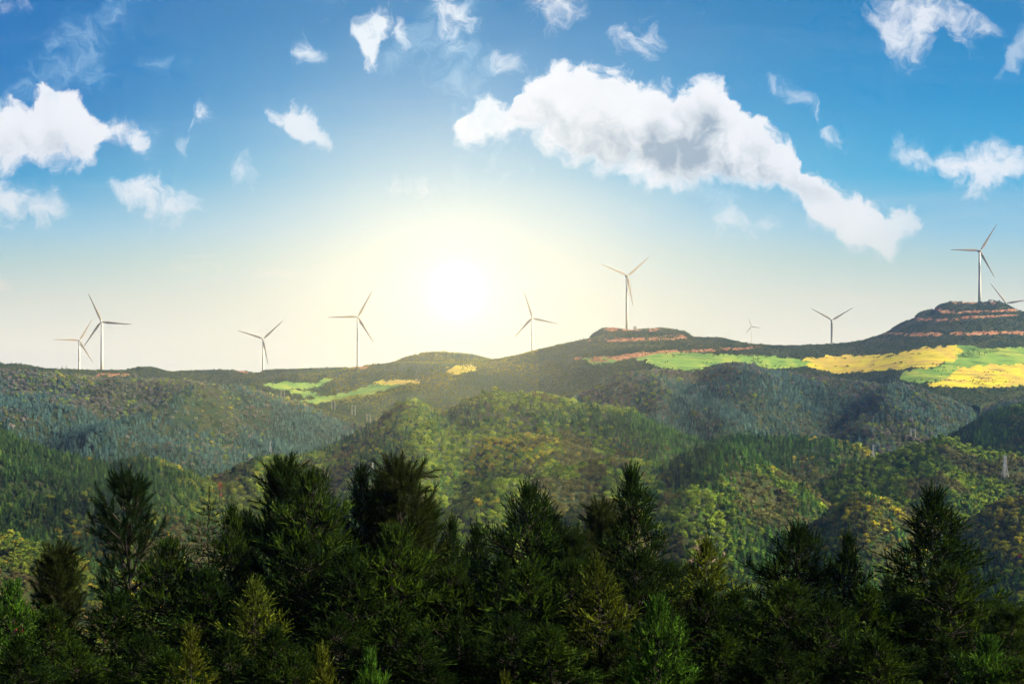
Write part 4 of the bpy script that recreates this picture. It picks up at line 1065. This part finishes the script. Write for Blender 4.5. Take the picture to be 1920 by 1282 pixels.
for i, (fx_, fy_) in enumerate(FILL):
    T_(('cedarA', 'cedarD', 'cedarB', 'cedarC', 'cedarE')[i % 5], fx_, fy_, 21.5 + (i*37 % 10)*.25, 170, 'dark cedar merging into the shadowed mass along the bottom of the view', 'cedars in the dark lower mass')

# ---------------------------------------------------------------- single trees that stand out on the hills
M_HILLCON = leaf_mat('hill_conifer_needles', 'GEOMETRY', trans=.2, base=(.022, .055, .016), rnd=.25)
HC = []
for sd_, h_, w_ in ((31, 9.5, 1.6), (32, 8.5, 1.9), (33, 10.0, 1.4)):
    vv, ff = conifer_crown(sd_, h_, w_, 16, 12)
    HC.append((mesh_from('crown', vv, ff, M_HILLCON), h_))
tk = MB(); tk.tube([(0, 0, -1), (0, 0, 8)], [.16, .05], 6); tkm = tk.build('trunk', M_BARK); TKM = tkm.data; bpy.data.objects.remove(tkm)
def hill_conifer(px_, py_, hpx, label, group, D=None):
    if D is None: x0, y0, z0 = hit(px_, py_)
    else: x0, y0, z0 = wx(px_, D), D, ground(px_, D)
    me, h_ = random.choice(HC); k_ = hpx/FX*y0/h_
    rt = empty('conifer', (x0, y0, z0 - .2), random.uniform(0, 6.28)); rt.scale = (k_*random.uniform(.9, 1.2),)*2 + (k_,); tag(rt, label, 'conifer', group)
    link(bpy.data.objects.new('crown', me), rt); link(bpy.data.objects.new('trunk', TKM), rt)
for px_, hp in ((1416, 14), (1423, 20), (1430, 17), (1438, 22), (1446, 16), (1453, 19), (1461, 15)):
    hill_conifer(px_, 814, hp, 'dark pointed conifer in the clump on the ridge right of centre', 'dark conifer clump on the right-centre ridge', D=1012)
for px_, hp in ((108, 9), (116, 11), (124, 13), (133, 8)):
    hill_conifer(px_, 694, hp, 'small dark conifer on the skyline by the two leftmost turbines', 'skyline conifers by the leftmost turbines', D=1822)
hill_conifer(1768, 813, 14, 'single dark conifer on the very tip of the pointed wooded hill at right', None, D=858)
hill_conifer(1655, 850, 13, 'dark conifer beside the small pylon on the right ridge', None, D=862)
hill_conifer(1893, 846, 24, 'tall dark conifer on the crest above the white lattice pylon', None, D=868)
def bushy(name, col, px_, pyt, D, wpx, label, cat='tree', group=None, seed=1, nq=2600):
    rng = np.random.default_rng(seed); z0 = ground(px_, D); zt = wz(pyt, D); h_ = zt - z0; w_ = wpx/FX*D/2
    vv, ff = broadleaf_crown(seed, nq, w_, h_, 16); c_ = vv.reshape(-1, 4, 3).mean(1, keepdims=True); vv = (c_ + (vv.reshape(-1, 4, 3) - c_)*(.30 if nq > 2000 else .5)*2.2/max(w_, .5)).reshape(-1, 3)
    rt = empty(name, (wx(px_, D), D, z0 - .1)); tag(rt, label, cat, group)
    cc = np.repeat(np.array(col)*rng.uniform(.6, 1.4, (nq, 1)), 4, 0)
    link(bpy.data.objects.new('crown', mesh_from('crown', vv, ff, M_BROAD, cols=cc)), rt)
    b_ = MB(); b_.tube([(0, 0, -.3), (.1, 0, h_*.4), (0, .1, h_*.75)], [.05*h_*.5, .03*h_*.5, .012*h_], 7)
    for k_ in range(5):
        a = k_*1.3 + seed; b_.tube([(0, 0, h_*.35), (math.cos(a)*w_*.5, math.sin(a)*w_*.5, h_*.7)], [.018*h_*.5, .006*h_], 5, False)
    b_.build('trunk', M_BARK, rt)
M_BROAD = leaf_mat('broad_leaves', 'GEOMETRY', trans=.4, rnd=.15)
bushy('broadleaf_tree', (.17, .20, .02), 1895, 1092, 100, 90, 'bright yellow-green tree at the right edge behind the shaggy dark pine', seed=41)
bushy('broadleaf_tree', (.15, .19, .02), 1862, 1128, 90, 70, 'yellow-green bush left of the brightest tree at the right edge', seed=42)
bushy('broadleaf_tree', (.18, .19, .02), 1935, 1120, 88, 90, 'yellow-green tree cut by the right edge of the view', seed=43)
bushy('broadleaf_tree', (.14, .17, .02), 1890, 1165, 80, 90, 'low olive thicket under the bright yellow-green tree at the right edge', seed=44)
bushy('red_maple', (.42, .03, .03), 1350, 997, 655, 18, 'single crimson tree on the slope above the pink landslip', seed=45, nq=300)
bushy('red_maple', (.40, .04, .03), 20, 1066, 470, 20, 'crimson tree low on the left slope near the left edge', seed=46, nq=300)
bushy('red_maple', (.38, .07, .03), 412, 898, 800, 13, 'small reddish tree on the left hill between two olive knolls', seed=47, nq=300)
for q_, (px_, py_, hp, wp) in enumerate(((1650, 709, 10, 11), (1659, 710, 14, 13), (1668, 711, 12, 14), (1677, 712, 11, 12), (1686, 712, 9, 12), (1664, 713, 9, 14))):
    x0_, y0_, z0_ = hit(px_, py_)
    bushy('field_tree', (.035, .055, .02), px_, py_ - hp, y0_, wp, 'dark tree in the small clump standing within the yellow and green fields', group='tree clump in the fields', seed=60 + q_, nq=220)
for q_, (px_, py_, hp, wp) in enumerate(((1806, 670, 8, 12), (1815, 669, 13, 13), (1825, 667, 17, 16), (1836, 668, 14, 15), (1846, 667, 11, 14), (1857, 664, 10, 15), (1821, 672, 10, 16), (1868, 662, 9, 14))):
    x0_, y0_, z0_ = hit(px_, py_)
    bushy('field_tree', (.032, .05, .02), px_, py_ - hp, y0_, wp, 'dark tree in the grove at the upper edge of the right-hand green field', group='grove above the right-hand green field', seed=70 + q_, nq=220)
print('tris', sum(len(o.data.polygons) for o in bpy.data.objects if o.type == 'MESH' and o.name.startswith('crown')))
